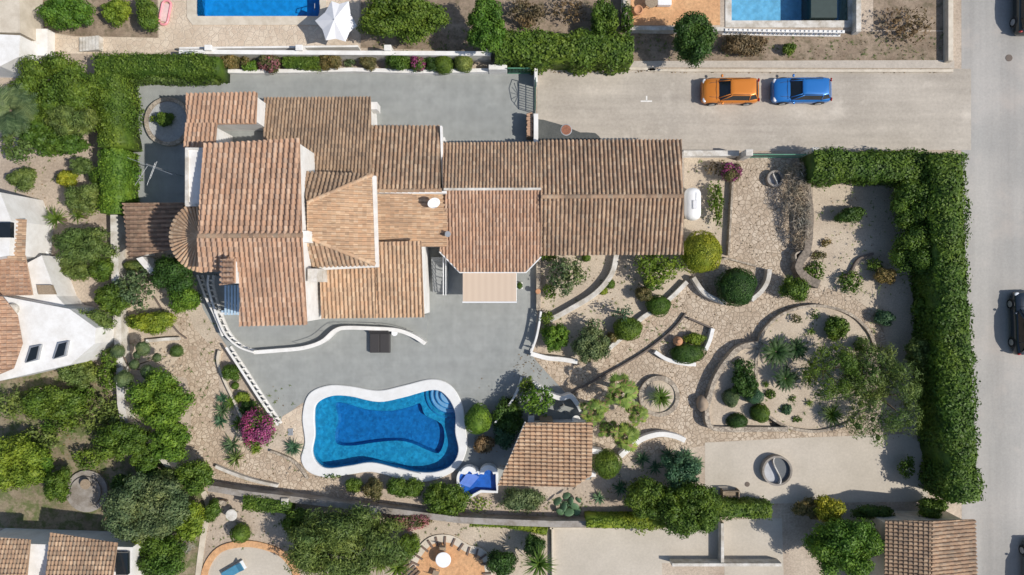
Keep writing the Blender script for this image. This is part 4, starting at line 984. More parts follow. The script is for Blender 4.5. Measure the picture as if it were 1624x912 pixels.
def feather(name, x, y, r, h, col, label, group=None, nf=30, z0=0.0, leaflet=.30):
    # cycad / date palm: arching fronds with leaflets
    SEED[0] += 1; rs = np.random.RandomState(SEED[0]); rr = px(r, h); co = []
    for i in range(nf):
        a = 2*math.pi*(i*.618034) ; el = R(8+60*(i/nf)+rs.uniform(-6, 6)); l = rr*1.1*(.8+.3*rs.rand())
        d = Vector((math.cos(a), math.sin(a), 0)); s = Vector((-math.sin(a), math.cos(a), 0)); prev = None
        for k in range(15):
            t = (k+1)/15; p = Vector((0, 0, h))+d*(l*t*math.cos(el*(1-.4*t)))+Vector((0, 0, l*math.sin(el)*(t-.75*t*t)))
            if prev is not None:
                dd = (p-prev).normalized(); ll = leaflet*(.5 if leaflet < .4 else 1)*(math.sin(math.pi*min(1, t*.85+.12)))*(rr/1.0)**.5
                for sg in (-1, 1):
                    tip = p+(s*sg*.9+dd*.55-Vector((0, 0, .2)))*ll; wv = dd*.042*(rr**.3)
                    co += [p-wv, p+wv, tip+wv*.3, tip-wv*.3]
                ws = s*.018; co += [prev-ws, prev+ws, p+ws, p-ws]
            prev = p
    p = P(x, y, h+z0+.2); base = Vector((p.x, p.y, z0)); t = empty(name, base, label, 'palm', group)
    me = to_mesh('crown', np.array([tuple(v) for v in co])); me.materials.append(LEAF[col]); o = bpy.data.objects.new('crown', me); COL.objects.link(o); o.parent = t
    q = MB().tube([(0, 0, -.1), (0, 0, h*.5), (0, 0, h+.05)], [.2, .17, .18], 9).build('trunk', M['trunk']); q.parent = t; return t
def fanpalm(x, y, r, h, label, col='palm', group='fan palms by the pool house', z0=0.0, nf=19):
    SEED[0] += 1; rs = np.random.RandomState(SEED[0]); rr = px(r, h); co = []
    for i in range(nf):
        a = 2*math.pi*(i*.618034)+rs.uniform(-.2, .2); el = R(-15+100*(i/nf)); l = rr*.66*(.45+.65*rs.rand())
        d = Vector((math.cos(a)*math.cos(el), math.sin(a)*math.cos(el), math.sin(el))); c0 = Vector((0, 0, h)); c1 = c0+d*l; s = Vector((-math.sin(a), math.cos(a), 0))
        co += [c0-s*.015, c0+s*.015, c1+s*.015, c1-s*.015]
        d = (Vector((math.cos(a), math.sin(a), 0))*1.0+Vector((0, 0, rs.uniform(-.35, .35)))).normalized(); n = d.cross(s).normalized(); fr = rr*.36*(.8+.4*rs.rand())
        tiltv = rs.uniform(-.5, .5)
        for k in range(15):
            b = R(-115+230*k/14); v = (d*math.cos(b)+s*math.sin(b)*math.cos(tiltv)+n*math.sin(b)*math.sin(tiltv)); pv = n.cross(v).normalized(); m = c1+v*fr*.55; tip = c1+v*fr*rs.uniform(.85, 1.1)-Vector((0, 0, fr*.3))
            co += [c1, m+pv*fr*.12, tip, m-pv*fr*.12]
    p = P(x, y, h); base = Vector((p.x, p.y, z0)); t = empty('fan_palm', base, label, 'palm', group)
    me = to_mesh('crown', np.array([tuple(v) for v in co])); me.materials.append(LEAF[col]); o = bpy.data.objects.new('crown', me); COL.objects.link(o); o.parent = t
    q = MB().tube([(0, 0, -.1), (.05, 0, h*.5), (0, 0, h)], [.19, .14, .13], 9).build('trunk', M['trunk']); q.parent = t; return t
def pompoms(x, y, balls, h, col, label, cat='tree'):
    c = P(x, y, 0); t = empty('cloud_pruned_tree', c, label, cat); mb = MB(); mb.tube([(0, 0, -.1), (0.05, .05, h*.4)], [.11, .08], 7)
    for i, (bx, by, br, bz) in enumerate(balls):
        q = P(bx, by, bz)-c; rr = px(br, bz); SEED[0] += 1
        me = crown('foliage_ball', rr, rr, rr*.7, 'ball', SEED[0]); me.transform(Matrix.Translation(q)); me.materials.append(LEAF[col])
        o = bpy.data.objects.new('foliage_ball', me); COL.objects.link(o); o.parent = t
        mb.tube([(0.05, .05, h*.4), (q.x*.6, q.y*.6, h*.4+(q.z-h*.4)*.4), (q.x, q.y, q.z-.1)], [.06, .045, .03], 5)
    o = mb.build('trunk', M['trunk']); o.parent = t; return t

# ---- hedges
hedge([(150, 103), (250, 101), (346, 104)], 34, 2.3, 'mid', 'long leafy green hedge along the top left of the grey terrace', 110)
hedge([(205, 120), (340, 121)], 15, 1.3, 'olive', 'lower ragged hedge row at the top left corner of grey terrace', 110)
hedge([(170, 118), (172, 180), (176, 232)], 46, 2.6, 'mid', 'dark tall hedge left of the terrace, upper stretch', 100)
hedge([(176, 236), (176, 338)], 40, 2.4, 'bright', 'bright green hedge left of the terrace, lower stretch', 110)
hedge([(786, 70), (860, 74), (930, 75), (1004, 78)], 48, 2.4, 'mid', 'bushy green hedge above the lane beside the green gate', 100, (.22, .13))
hedge([(1290, 261), (1400, 262), (1515, 264)], 46, 2.6, 'mid', 'wide hedge along the lane at the upper right garden corner', 95, (.2, .12))
hedge([(1503, 245), (1508, 400), (1516, 560), (1524, 700), (1531, 796)], 52, 3.4, 'mid', 'very long tall hedge beside the street', 85, (.22, .13))
hedge([(448, 96), (508, 97)], 20, 1.1, 'mid', 'short clipped hedge in the white planter, between magenta and olive bushes', 200, (.12, .08))
hedge([(384, 103), (405, 103)], 13, .9, 'bright', 'tiny bright green hedge block in the white planter', 220, (.12, .08))
hedge([(930, 829), (990, 830), (1055, 829)], 18, 1.6, 'lime', 'narrow yellow green hedge over the wall above the concrete yard', 130, (.17, .09))
hedge([(1135, 809), (1185, 810), (1224, 811)], 24, 1.5, 'mid', 'dark low hedge below the gravel yard and bench', 130)
hedge([(385, 797), (460, 806)], 22, 1.4, 'mid', 'dim hedge on the shaded side of the grey wall', 120)
hedge([(745, 829), (800, 832), (868, 843)], 11, .9, 'lime', 'thin yellow green plants trailing beneath the grey wall', 160, (.13, .08))

# ---- table of bushes and trees: name, category, x, y, rx, ry, h, colour, style, label
T = [
('broadleaf_tree','tree',80,145,74,58,4.5,'mid','big','huge dark green tree crown near the top left corner'),
('broadleaf_tree','tree',85,212,50,34,3.6,'mid','big','dark green tree below the olive coloured cypress bush'),
('conifer','conifer',112,190,38,22,4.6,'olive','conifer','slanting olive green conifer overlapping the huge dark tree'),
('shrub','bush',35,283,22,20,1.4,'olive','dense','round olive shrub on bare ground near the left edge'),
('shrub','bush',105,283,17,14,1.5,'yellow','dense','small yellowish bush between conifers at the left'),
('conifer','conifer',128,262,20,15,2.2,'olive','conifer','small pale conifer above the yellowish bush'),
('conifer','conifer',130,316,32,26,2.8,'olive','conifer','olive conifer beside the bright green hedge'),
('conifer','conifer',128,388,50,29,3.4,'olive','conifer','wide spreading conifer left of the porch roof'),
('shrub','bush',160,428,20,24,1.8,'mid','dense','mid green bush hugging the left white wall'),
('shrub','bush',178,472,34,28,2.2,'mid','tree','loose green tree over the white wall below the porch'),
('conifer','conifer',130,517,50,28,3.2,'olive','conifer','feathery conifer casting shade on the white flat roof'),
('small_tree','tree',206,456,30,34,2.8,'grey','loose','airy grey green tree beside the gravel wedge'),
('oval_bush','bush',213,422,19,9,1.2,'olive','ball','narrow clipped oval bush under the porch corner'),
('round_tree','tree',268,432,38,32,3.4,'dark','dense','dense dark round tree under the turret'),
('round_tree','tree',292,474,28,24,2.6,'bright','dense','bright leafy round tree below the dark turret tree'),
('oblong_shrub','bush',240,513,44,21,1.6,'lime','dense','oblong yellow green shrub beside the garden path'),
('shrub','bush',279,557,11,10,.8,'olive','ball','tiny round bush on the pebbles by the cloud pruned tree'),
('round_tree','tree',249,637,49,46,3.8,'bright','tree','biggest bright green round tree beside stone path'),
('round_tree','tree',266,704,32,33,3.2,'bright','tree','bright green tree just below the biggest round one'),
('round_tree','tree',307,755,33,31,3.0,'mid','tree','green round tree at the left end of grey wall'),
('shrub','bush',80,637,54,27,2.4,'mid','tree','oblong dark green bush below the neighbour flat roof'),
('shrub','bush',122,592,32,24,2.0,'olive','tree','soft olive bush near the two skylights'),
('shrub','bush',170,585,18,40,2.0,'mid','loose','tall strip of green shrubs left of the cloud pruned tree'),
('shrub','bush',160,665,40,36,1.7,'olive','loose','pale grassy shrub beside the biggest round tree'),
('shrub','bush',55,700,45,26,1.3,'olive','loose','rough grassy shrub near the left edge'),
('broadleaf_tree','tree',22,735,46,48,3.0,'lime','tree','yellow green tree against the left edge'),
('broadleaf_tree','tree',190,700,48,34,3.0,'mid','tree','dark shaded tree left of the slanting white wall'),
('broadleaf_tree','tree',88,770,24,30,2.4,'mid','tree','dark green tree above the bottom left house'),
('olive_tree','tree',228,812,66,52,4.4,'grey','big','wide grey green olive tree at the lower left'),
('shrub','bush',255,757,30,17,2.4,'olive','dense','sage coloured bush between olive tree and round tree'),
('shrub','bush',295,825,32,36,2.4,'lime','tree','yellow green bush right of the olive tree'),
('broadleaf_tree','tree',250,888,44,40,3.2,'mid','tree','green tree at the bottom edge beside the white roof'),
('twiggy_shrub','bush',287,856,20,20,1.6,'twig','twig','leafless grey shrub at the lower left'),
('shrub','bush',335,812,14,22,1.2,'mid','dense','green bush by the small round table'),
('shrub','bush',380,847,16,15,1.2,'mid','ball','round bush above the curved stone patio'),
('weeping_tree','tree',540,868,98,58,4.4,'olive','airybig','great feathery tree below the grey wall'),
('shrub','bush',470,830,26,22,2.0,'mid','tree','dim green bush left of the great feathery tree'),
('shrub','bush',650,866,18,20,1.6,'mid','dense','green bush beside the brick edged steps'),
('shrub','bush',847,866,20,22,1.8,'dark','dense','dark round bush left of the concrete yard'),
('shrub','bush',795,893,24,22,2.0,'dark','dense','dark spreading bush at the bottom edge by the arch'),
('pool_bush','bush',560,770,15,13,1.0,'mid','dense','first green bush in the row below the pool'),
('pool_bush','bush',591,775,19,19,1.3,'autumn','dense','second bush below the pool, with bronze leaves'),
('pool_bush','bush',630,775,21,19,1.3,'mid','dense','third bush in the row below the pool'),
('pool_bush','bush',655,776,17,17,1.1,'mid','dense','fourth bush below the pool, beside the big spreading one'),
('spreading_shrub','bush',707,791,42,28,1.7,'mid','tree','big spreading shrub beside the heart shaped pool'),
('ground_shrub','bush',759,800,20,13,.6,'lime','sparse','sparse yellow green shrub below the heart shaped pool'),
('spreading_shrub','bush',830,793,35,22,1.2,'grey','dense','grey green mound below the pool house roof'),
('clipped_bush','bush',758,666,21,24,1.7,'bright','ball','bright clipped bush touching the right end of the pool'),
('dry_bush','bush',768,705,17,17,1.1,'brown','dense','dry brown bush below the bright clipped bush'),
('shrub','bush',806,662,26,30,1.5,'dark','tree','dark shady shrub beside the right balustrade'),
('shrub','bush',800,692,20,20,1.2,'blue','dense','bluish shrub left of the pool house roof'),
('lemon_tree','tree',850,636,28,29,2.9,'bright','loose','glossy lemon tree above the pool house'),
('shrub','bush',835,612,15,14,1.8,'mid','loose','little green tree at the top of the right balustrade'),
('shrub','bush',366,590,15,15,1.2,'mid','dense','green bush in the bed at the top of the white balustrade'),
('shrub','bush',372,612,6,6,.5,'mid','ball','very small round bush left of the balustrade'),
('shrub','bush',384,630,13,11,.8,'lime','dense','lime green bush left of the balustrade middle'),
('shrub','bush',392,648,13,14,.9,'dark','dense','dark bush between lime bush and magenta flowers'),
('brown_bush','bush',362,97,19,14,1.4,'autumn','dense','brownish red bush at the left end of white planter'),
('brown_bush','bush',388,97,8,11,1.3,'autumn','loose','small brownish bush above the tiny hedge block'),
('shrub','bush',522,97,20,14,1.5,'autumn','dense','bronze green bush right of the short planter hedge'),
('shrub','bush',553,98,9,8,.9,'grey','loose','wispy grey green plant in the white planter'),
('shrub','bush',583,98,16,12,1.1,'autumn','dense','reddish green low bush in the middle of white planter'),
('shrub','bush',632,96,25,16,1.6,'mid','dense','largest green bush of the white planter'),
('shrub','bush',686,100,13,13,1.2,'dark','dense','dark green bush right of the pink blossom'),
('ball_bush','bush',703,100,15,17,1.4,'mid','ball','tall oval clipped ball near the right of the white planter'),
('ball_bush','bush',735,98,15,15,1.4,'olive','ball','last round clipped ball of the white planter'),
('broadleaf_tree','tree',632,24,74,36,4.6,'mid','big','wide green tree right of the white parasol'),
('tall_tree','tree',772,36,30,46,5.0,'bright','big','tall soft green tree above the corner of the boundary wall'),
('dry_bush','bush',838,22,34,24,1.5,'brown','loose','dry brown scrub above the long hedge'),
('dry_bush','bush',905,18,36,20,1.2,'brown','sparse','sparse dry scrub near the top edge'),
('shrub','bush',957,34,24,38,2.6,'mid','tree','dark green tree left of the orange patio'),
('round_tree','tree',1100,56,38,42,4.2,'dark','tree','dark round tree overlapping the orange patio'),
('dry_hedge','bush',1180,70,40,17,1.2,'brown','dense','brown withered bush right of the dark round tree'),
('shrub','bush',1253,75,12,10,1.0,'mid','dense','lone small green bush below the pale pool'),
('dry_bush','bush',1440,38,44,32,1.4,'brown','sparse','thin dry scrub on the bare plot at the top right'),
('shrub','bush',100,18,46,30,2.6,'bright','tree','bright green tree at the top left edge'),
('shrub','bush',183,18,26,22,1.6,'lime','tree','yellowish tree at the top edge left of the pool'),
('shrub','bush',232,18,20,27,2.4,'mid','dense','squarish green bush beside the pink float'),
('shrub','bush',5,45,12,18,1.5,'mid','tree','green bush cut by the top left corner'),
('small_tree','tree',898,437,33,32,2.3,'grey','loose','loose leafy small tree on the gravel below the garage roof'),
('shrub','bush',872,462,14,14,1.2,'mid','loose','small leafy bush beside the straight stone wall'),
('shrub','bush',930,409,7,6,.7,'mid','ball','tiny bush at the foot of the garage wall'),
('shrub','bush',870,408,16,7,.9,'mid','loose','low leafy clump at the garage roof corner'),
('small_tree','tree',1045,425,43,27,2.6,'lime','loose','bright leafy tree left of the golden ball bush'),
('shrub','bush',1036,451,18,12,1.4,'mid','loose','low branch of leafy bush above the clipped green ball'),
('ball_bush','bush',1114,400,33,34,2.7,'yellow','ball','big golden yellow ball bush at the garage corner'),
('ball_bush','bush',1170,455,32,31,2.4,'dark','ball','large dark green ball bush cupped by a curved wall'),
('round_bush','bush',1262,458,23,24,1.8,'mid','dense','round green bush beside the tall stone wall end'),
('ball_bush','bush',1045,485,19,17,1.2,'mid','ball','clipped green ball highest on the diagonal white wall'),
('shrub','bush',1022,466,15,14,1.3,'autumn','dense','reddish green bush touching the upper clipped ball'),
('shrub','bush',968,450,8,8,.6,'mid','ball','small round bush beside the long curved white wall'),
('shrub','bush',957,461,7,7,.5,'lime','ball','smaller yellow green bush next to the curved white wall'),
('ball_bush','bush',996,522,24,19,1.3,'mid','ball','wide clipped green ball in the middle of the diagonal wall'),
('small_tree','tree',988,497,16,15,2.0,'blue','sparse','spindly sapling over the wide clipped ball'),
('shrub','bush',972,535,10,9,.8,'autumn','dense','tiny bronze bush left of the wide clipped ball'),
('small_tree','tree',880,536,22,24,1.8,'bright','tree','bright green bush beside the curved right balustrade'),
('shrub','bush',866,505,13,12,1.3,'mid','loose','leafy sprig at the top of the curved right balustrade'),
('small_tree','tree',936,548,33,29,2.2,'grey','tree','grey green round tree above the crazy paving'),
('small_tree','tree',940,515,16,12,1.8,'grey','sparse','thin grey branch tips above the grey green round tree'),
('ball_bush','bush',1092,561,28,16,1.1,'dark','ball','dark oval clipped bush below the terracotta urn'),
('shrub','bush',1103,537,17,12,.9,'lime','dense','lime green bush right of the terracotta urn'),
('ball_bush','bush',963,737,22,22,1.7,'mid','ball','round clipped bush right of the pool house'),
('broadleaf_tree','tree',1028,792,40,34,3.2,'mid','tree','dark yellow green tree above the concrete yard'),
('broadleaf_tree','tree',1098,808,50,46,4.0,'mid','big','fresh green feathery tree right of centre bottom'),
('broadleaf_tree','tree',1082,750,34,30,3.0,'blue','tree','blue green tree beside the gravel yard'),
('dark_shrub','bush',1180,585,20,18,1.6,'dark','loose','dark shrub at the top of the stone walled bed'),
('dark_shrub','bush',1183,612,24,20,1.9,'dark','tree','dark bush in the middle of the stone walled bed'),
('ball_bush','bush',1160,632,12,14,1.4,'grey','ball','grey green clump left in the stone walled bed'),
('ball_bush','bush',1197,628,14,13,1.6,'blue','ball','bluish clipped ball in the stone walled bed'),
('ball_bush','bush',1207,656,15,15,1.5,'mid','ball','green clipped ball right in the stone walled bed'),
('ball_bush','bush',1170,668,17,12,1.2,'dark','ball','flat oval clipped bush at the bottom of the stone walled bed'),
('small_plant','plant',1262,505,9,9,.8,'autumn','sparse','reddish little plant at the top of the palm bed'),
('small_plant','plant',1294,499,9,8,.8,'mid','sparse','little green plant at the top of the palm bed'),
('small_tree','tree',1328,520,20,22,1.7,'mid','tree','bushy green shrub in the upper right of the palm bed'),
('small_plant','plant',1367,548,13,15,1.2,'mid','loose','light green shrub at the right rim of the palm bed'),
('airy_tree','tree',1325,592,42,44,3.6,'mid','airy','airy green tree in the middle of the palm bed'),
('airy_tree','tree',1385,588,38,44,3.4,'olive','airy','airy green tree right of the middle one'),
('airy_tree','tree',1412,635,56,64,4.0,'olive','airy','large olive green tree near the street hedge'),
('small_plant','plant',1222,625,10,8,.8,'mid','loose','low green plant left in the palm bed'),
('small_plant','plant',1247,650,9,9,.7,'blue','dense','bluish small plant low in the palm bed'),
('small_plant','plant',1264,665,8,6,.6,'mid','loose','green small plant at the lower rim of palm bed'),
('small_plant','plant',1258,632,7,6,.6,'mid','sparse','thin little plant right of the lowest cycad'),
('round_tree','tree',1452,322,46,46,3.2,'mid','tree','green tree in the corner of the lane hedge'),
('shrub','bush',1350,341,26,14,1.5,'dark','dense','dark oval bush in the sandy garden under the lane hedge'),
('round_tree','tree',1462,398,46,40,3.2,'mid','tree','green tree beside the upper street hedge'),
('shrub','bush',1404,437,17,15,1.3,'autumn','dense','brown green bush in the sandy garden'),
('shrub','bush',1350,448,21,19,1.0,'mid','loose','light green low bush at the end of the dark edging'),
('shrub','bush',1388,420,14,12,.9,'mid','loose','soft green bush left above the brown green one'),
('shrub','bush',1403,505,17,14,1.2,'blue','dense','blue green bush right of the paved ring'),
('shrub','bush',1475,490,24,30,1.8,'mid','tree','green bush in the street hedge shade'),
('shrub','bush',1440,742,16,18,1.6,'mid','loose','green bush on the right of the gravel yard'),
('shrub','bush',1460,560,24,26,2.4,'olive','tree','pale green tree between big olive tree and street hedge'),
('red_shrub','bush',1288,808,28,17,1.6,'autumn','dense','reddish bush along the lower edge of gravel yard'),
('ball_bush','bush',1318,810,25,24,2.4,'yellow','dense','golden green round bush below the gravel yard'),
('shrub','bush',1388,815,36,15,1.6,'dark','dense','dark low bush right of the golden green one'),
('ball_bush','bush',1478,806,26,20,2.2,'mid','dense','green round bush by the end of the street hedge'),
('broadleaf_tree','tree',1348,870,62,48,4.6,'bright','big','big green tree at the bottom right beside brown roofs'),
('low_shrub','bush',1137,322,14,38,1.2,'mid','loose','tall narrow green shrub beside the gas tank'),
('twiggy_shrub','bush',1263,300,20,46,1.6,'twig','twig','long bare grey twiggy shrub at the driveway gate'),
('twiggy_shrub','bush',1270,352,15,40,1.5,'twig','twig','bare dark twigs against the tall stone wall'),
('ground_plant','plant',1300,405,16,8,.4,'autumn','loose','rusty ground plant beyond the stone wall'),
('ground_plant','plant',1292,430,20,17,.6,'mid','loose','pale green ground plant beyond the stone wall end'),
('ground_plant','plant',1310,385,9,8,.4,'autumn','loose','small rusty plant above the other rusty one'),
('grass_tuft','plant',525,756,20,4,.3,'mid','sparse','thin line of green weeds along the pool rim'),
('shrub','bush',900,800,10,8,.6,'blue','sparse','small bluish plant between the cacti'),
('shrub','bush',1015,840,14,8,.8,'lime','sparse','few yellow stems hanging over the concrete yard'),
('roadside_shrub','bush',995,30,12,34,1.8,'mid','loose','green bush along the left side of the orange patio'),
('shrub','bush',15,640,36,24,1.6,'olive','loose','soft olive bush at the left edge below the neighbour tiles'),
('shrub','bush',95,672,34,18,1.4,'mid','loose','low ragged green bush under the oblong dark one'),
('shrub','bush',130,622,24,16,1.3,'mid','loose','green bush between the olive ones at the lower left'),
('shrub','bush',60,655,26,14,1.0,'olive','loose','pale weedy bush at the lower left'),
('shrub','bush',140,728,26,20,1.6,'mid','loose','loose bush above the dark round terrace'),
('shrub','bush',60,740,22,26,2.0,'bright','tree','bright bush next to the yellow green edge tree'),
('broadleaf_tree','tree',30,225,36,34,2.8,'olive','loose','loose yellowish tree under the feather palm'),
('broadleaf_tree','tree',165,140,26,28,3.0,'mid','big','green tree merging into the hedge corner'),
('conifer','conifer',160,285,20,26,2.2,'mid','conifer','narrow conifer touching the bright hedge'),
('shrub','bush',118,428,26,18,1.6,'olive','conifer','small conifer under the wide spreading one'),
('shrub','bush',195,770,22,18,2.0,'dark','tree','dark bush right of the round terrace'),
('shrub','bush',228,728,24,26,2.2,'mid','tree','green bush left of the slanting wall end'),
('shrub','bush',150,555,16,14,1.4,'lime','loose','yellowish shrub beside the feathery conifer'),
('shrub','bush',232,845,24,30,2.6,'lime','tree','light green bush beside the bottom left roof'),
]
for r in T: plant(*r)
# flowering bushes
plant('bougainvillea', 'flowering bush', 408, 680, 27, 36, 2.3, 'mid', 'loose', 'big magenta bougainvillea at the lower end of the white balustrade', flower=('flower', 1.5))
plant('bougainvillea', 'flowering bush', 428, 98, 18, 15, 1.5, 'autumn', 'dense', 'pink tinged bougainvillea in the white planter, left part', flower=('pinkflower', .8))
plant('bougainvillea', 'flowering bush', 663, 99, 12, 15, 1.4, 'mid', 'dense', 'magenta bougainvillea in the white planter, right part', flower=('flower', .8))
plant('bougainvillea', 'flowering bush', 1160, 272, 16, 16, 1.7, 'autumn', 'dense', 'magenta bougainvillea beside the driveway gate pillar', flower=('flower', .9))
plant('bougainvillea', 'flowering bush', 650, 826, 40, 13, 1.5, 'autumn', 'dense', 'dark pink bougainvillea under the grey wall', flower=('pinkflower', .9))
plant('dry_bush', 'bush', 1140, 268, 22, 13, 1.2, 'brown', 'sparse', 'brown leaved branches left of the magenta gate bush')
# spiky plants
AG = 'agaves and spiky rosettes'
for (x, y, r, col, lb) in ((352, 652, 17, 'grey', 'grey green agave left of the small path bed'), (349, 668, 14, 'blue', 'blue green agave beside a long shadow'), (366, 640, 13, 'mid', 'green spiky rosette by the magenta bush top'), (368, 706, 20, 'grey', 'pale green yucca clump, upper one below the magenta bush'), (374, 728, 20, 'olive', 'pale green yucca clump, lower one on the path edge'), (405, 712, 11, 'lime', 'lime spiky plant under the magenta bush'), (352, 632, 12, 'blue', 'bluish agave nearest the upper path bed'), (378, 672, 14, 'mid', 'green rosette left of the magenta bush')):
    rosette('agave', 'succulent', x, y, r, .6, col, lb, AG, n=40, wd=.11)
rosette('spiky_shrub', 'succulent', 465, 710, 17, .7, 'blue', 'dark green spiky shrub between pool rim and stone path', AG, n=90, wd=.08)
rosette('yucca', 'yucca', 1048, 631, 21, .9, 'mid', 'single green yucca in the round stone planter', None, n=130, wd=.09, trunk=.35, z0=.3)
rosette('yucca', 'yucca', 1320, 657, 21, .9, 'mid', 'green yucca at the lower rim of the palm bed', None, n=120, wd=.08, trunk=.3, z0=.3)
rosette('yucca', 'yucca', 88, 347, 22, 1.2, 'mid', 'green yucca above the wide spreading conifer', None, n=60, wd=.09, trunk=.8)
rosette('yucca', 'yucca', 122, 342, 16, 1.2, 'mid', 'smaller yucca at the edge of the olive conifer', None, n=50, wd=.08, trunk=.8)
for (x, y, r, lb) in ((1020, 728, 15, 'first blue green agave left of the blue green tree'), (1040, 742, 14, 'lower blue green agave left of the blue green tree'), (1060, 722, 17, 'pale agave in the middle above the blue green tree'), (1090, 722, 16, 'agave above the blue green tree'), (1106, 736, 13, 'rightmost agave by the gravel yard'), (985, 775, 15, 'bluish agave left of the dark yellow green tree'), (951, 790, 13, 'green agave on white gravel right of the cactus')):
    rosette('agave', 'succulent', x, y, r, .7, 'blue', lb, AG, n=44, wd=.12)
for (x, y, r, lb) in ((1288, 525, 9, 'small green aloe in the upper palm bed'), (1285, 640, 8, 'small aloe below the lowest cycad'), (1216, 610, 7, 'tiny aloe at the left rim of the palm bed')):
    rosette('aloe', 'succulent', x, y, r, .5, 'mid', lb, AG, n=30, wd=.08, z0=.3)
feather('cycad', 1232, 558, 27, .9, 'cycad', 'largest dark cycad at the left of the palm bed', 'cycads in the palm bed', 30, .3)
feather('cycad', 1264, 554, 19, .8, 'cycad', 'smaller dark cycad right of the largest one', 'cycads in the palm bed', 26, .3)
feather('cycad', 1247, 601, 21, .8, 'cycad', 'dark cycad below the other two', 'cycads in the palm bed', 28, .3)
feather('date_palm', 15, 175, 42, 4.0, 'grey', 'grey green feather palm at the left edge', None, 34, 0, .45)
for (x, y, r, h, c, lb) in ((985, 622, 34, 2.6, 'mid', 'topmost fan palm beside the stone ring planter'), (943, 650, 27, 2.4, 'olive', 'leftmost fan palm touching the pool house roof'), (1010, 655, 22, 2.2, 'mid', 'rightmost fan palm below the ring planter'), (990, 690, 31, 2.4, 'mid', 'lowest fan palm above the white arc wall'), (962, 680, 18, 1.9, 'lime', 'small yellowish fan palm between the larger ones')):
    fanpalm(x, y, r, h, lb, 'palm')
for (x, y, r, lb) in ((600, 885, 30, 'leftmost palm below the pink bougainvillea'), (632, 872, 24, 'upper palm near the brick edged steps'), (572, 900, 24, 'palm cut by the bottom edge under the feathery tree'), (630, 902, 24, 'palm at the bottom edge beside the steps'), (855, 895, 30, 'large spiky palm left of the concrete yard')):
    rosette('palm', 'palm', x, y, r, 2.2, 'mid', lb, 'palms at the bottom edge', n=90, wd=.10, tilt=(-10, 75), trunk=1.8)
pompoms(215, 582, [(187, 557, 11, 2.2), (227, 553, 12, 2.0), (249, 567, 7, 1.4), (235, 590, 12, 1.9), (197, 602, 14, 2.3), (217, 563, 6, 1.6), (213, 578, 8, 1.5)], 2.2, 'grey', 'cloud pruned tree of grey green balls over the white wall')
# prickly pear
cc = P(905, 803); t = empty('prickly_pear', cc, 'prickly pear cactus of flat round pads on the gravel below the pool house', 'cactus'); rs = random.Random(4)
CM = simple('cactus_pads', (.09, .17, .08), .6)
for (x, y, r) in ((884, 795, 8), (893, 804, 9), (902, 812, 9), (911, 803, 8), (917, 793, 6), (905, 794, 7), (898, 786, 7), (915, 812, 7), (888, 812, 7)):
    q = P(x, y, .5)-cc; mb = MB(); mb.blob((0, 0, 0), (px(r), .06, px(r)*.8), 2, .1, int(x)); rot = Matrix.Rotation(rs.uniform(0, 3), 3, 'Z') @ Matrix.Rotation(rs.uniform(.7, 1.3), 3, 'X')
    mb.v = [tuple(rot @ Vector(v)+q) for v in mb.v]; o = mb.build('pad', CM, None, smooth=True); o.parent = t

# weeds and fallen leaves nobody could count
rsw = np.random.RandomState(5); co = []
WA = [((205, 420), (345, 590), 60), ((860, 410), (1085, 560), 130), ((1090, 255), (1160, 400), 40), ((1290, 290), (1480, 470), 120), ((1205, 495), (1390, 680), 110), ((300, 600), (470, 760), 60), ((750, 790), (940, 825), 60), ((0, 590), (190, 760), 260), ((20, 230), (150, 430), 100), ((590, 50), (980, 80), 120), ((1010, 55), (1500, 95), 160), ((960, 735), (1110, 800), 60), ((600, 830), (870, 905), 70), ((330, 790), (480, 870), 50)]
for (x0, y0), (x1, y1), n in WA:
    for k in range(n):
        p = P(rsw.uniform(x0, x1), rsw.uniform(y0, y1)); blades(co, (p.x, p.y, .02 if x0 < 1200 or x0 > 1400 else .3), int(rsw.randint(4, 10)), rsw.uniform(.08, .28), .03, (15, 75), rsw, .5, 2)
me = to_mesh('weeds', np.array([tuple(v) for v in co])); me.materials.append(LEAF['olive']); o = bpy.data.objects.new('weeds', me); COL.objects.link(o); tag(o, 'small weeds scattered over gravel and bare ground', 'weeds', None, 'stuff')
C = []
for (x0, y0), (x1, y1), n in WA+[((205, 126), (345, 133), 60), ((815, 560), (860, 600), 60), ((870, 110), (1500, 116), 160), ((760, 600), (930, 760), 90), ((1400, 560), (1480, 700), 160), ((1050, 440), (1290, 560), 160), ((1160, 260), (1280, 430), 150), ((860, 560), (1100, 720), 150)]:
    for k in range(n): p = P(rsw.uniform(x0, x1), rsw.uniform(y0, y1)); C.append((p.x, p.y, .03+rsw.uniform(0, .02)))
C = np.array(C); Nn = np.tile([0, 0, 1.0], (len(C), 1))+rsw.normal(size=(len(C), 3))*.3; me = to_mesh('fallen_leaves', leafmesh(C, Nn/np.linalg.norm(Nn, axis=1, keepdims=True), .11, .07, rsw)); me.materials.append(LEAF['brown']); o = bpy.data.objects.new('fallen_leaves', me); COL.objects.link(o); tag(o, 'dry fallen leaves scattered over paving and gravel', 'leaves', None, 'stuff')
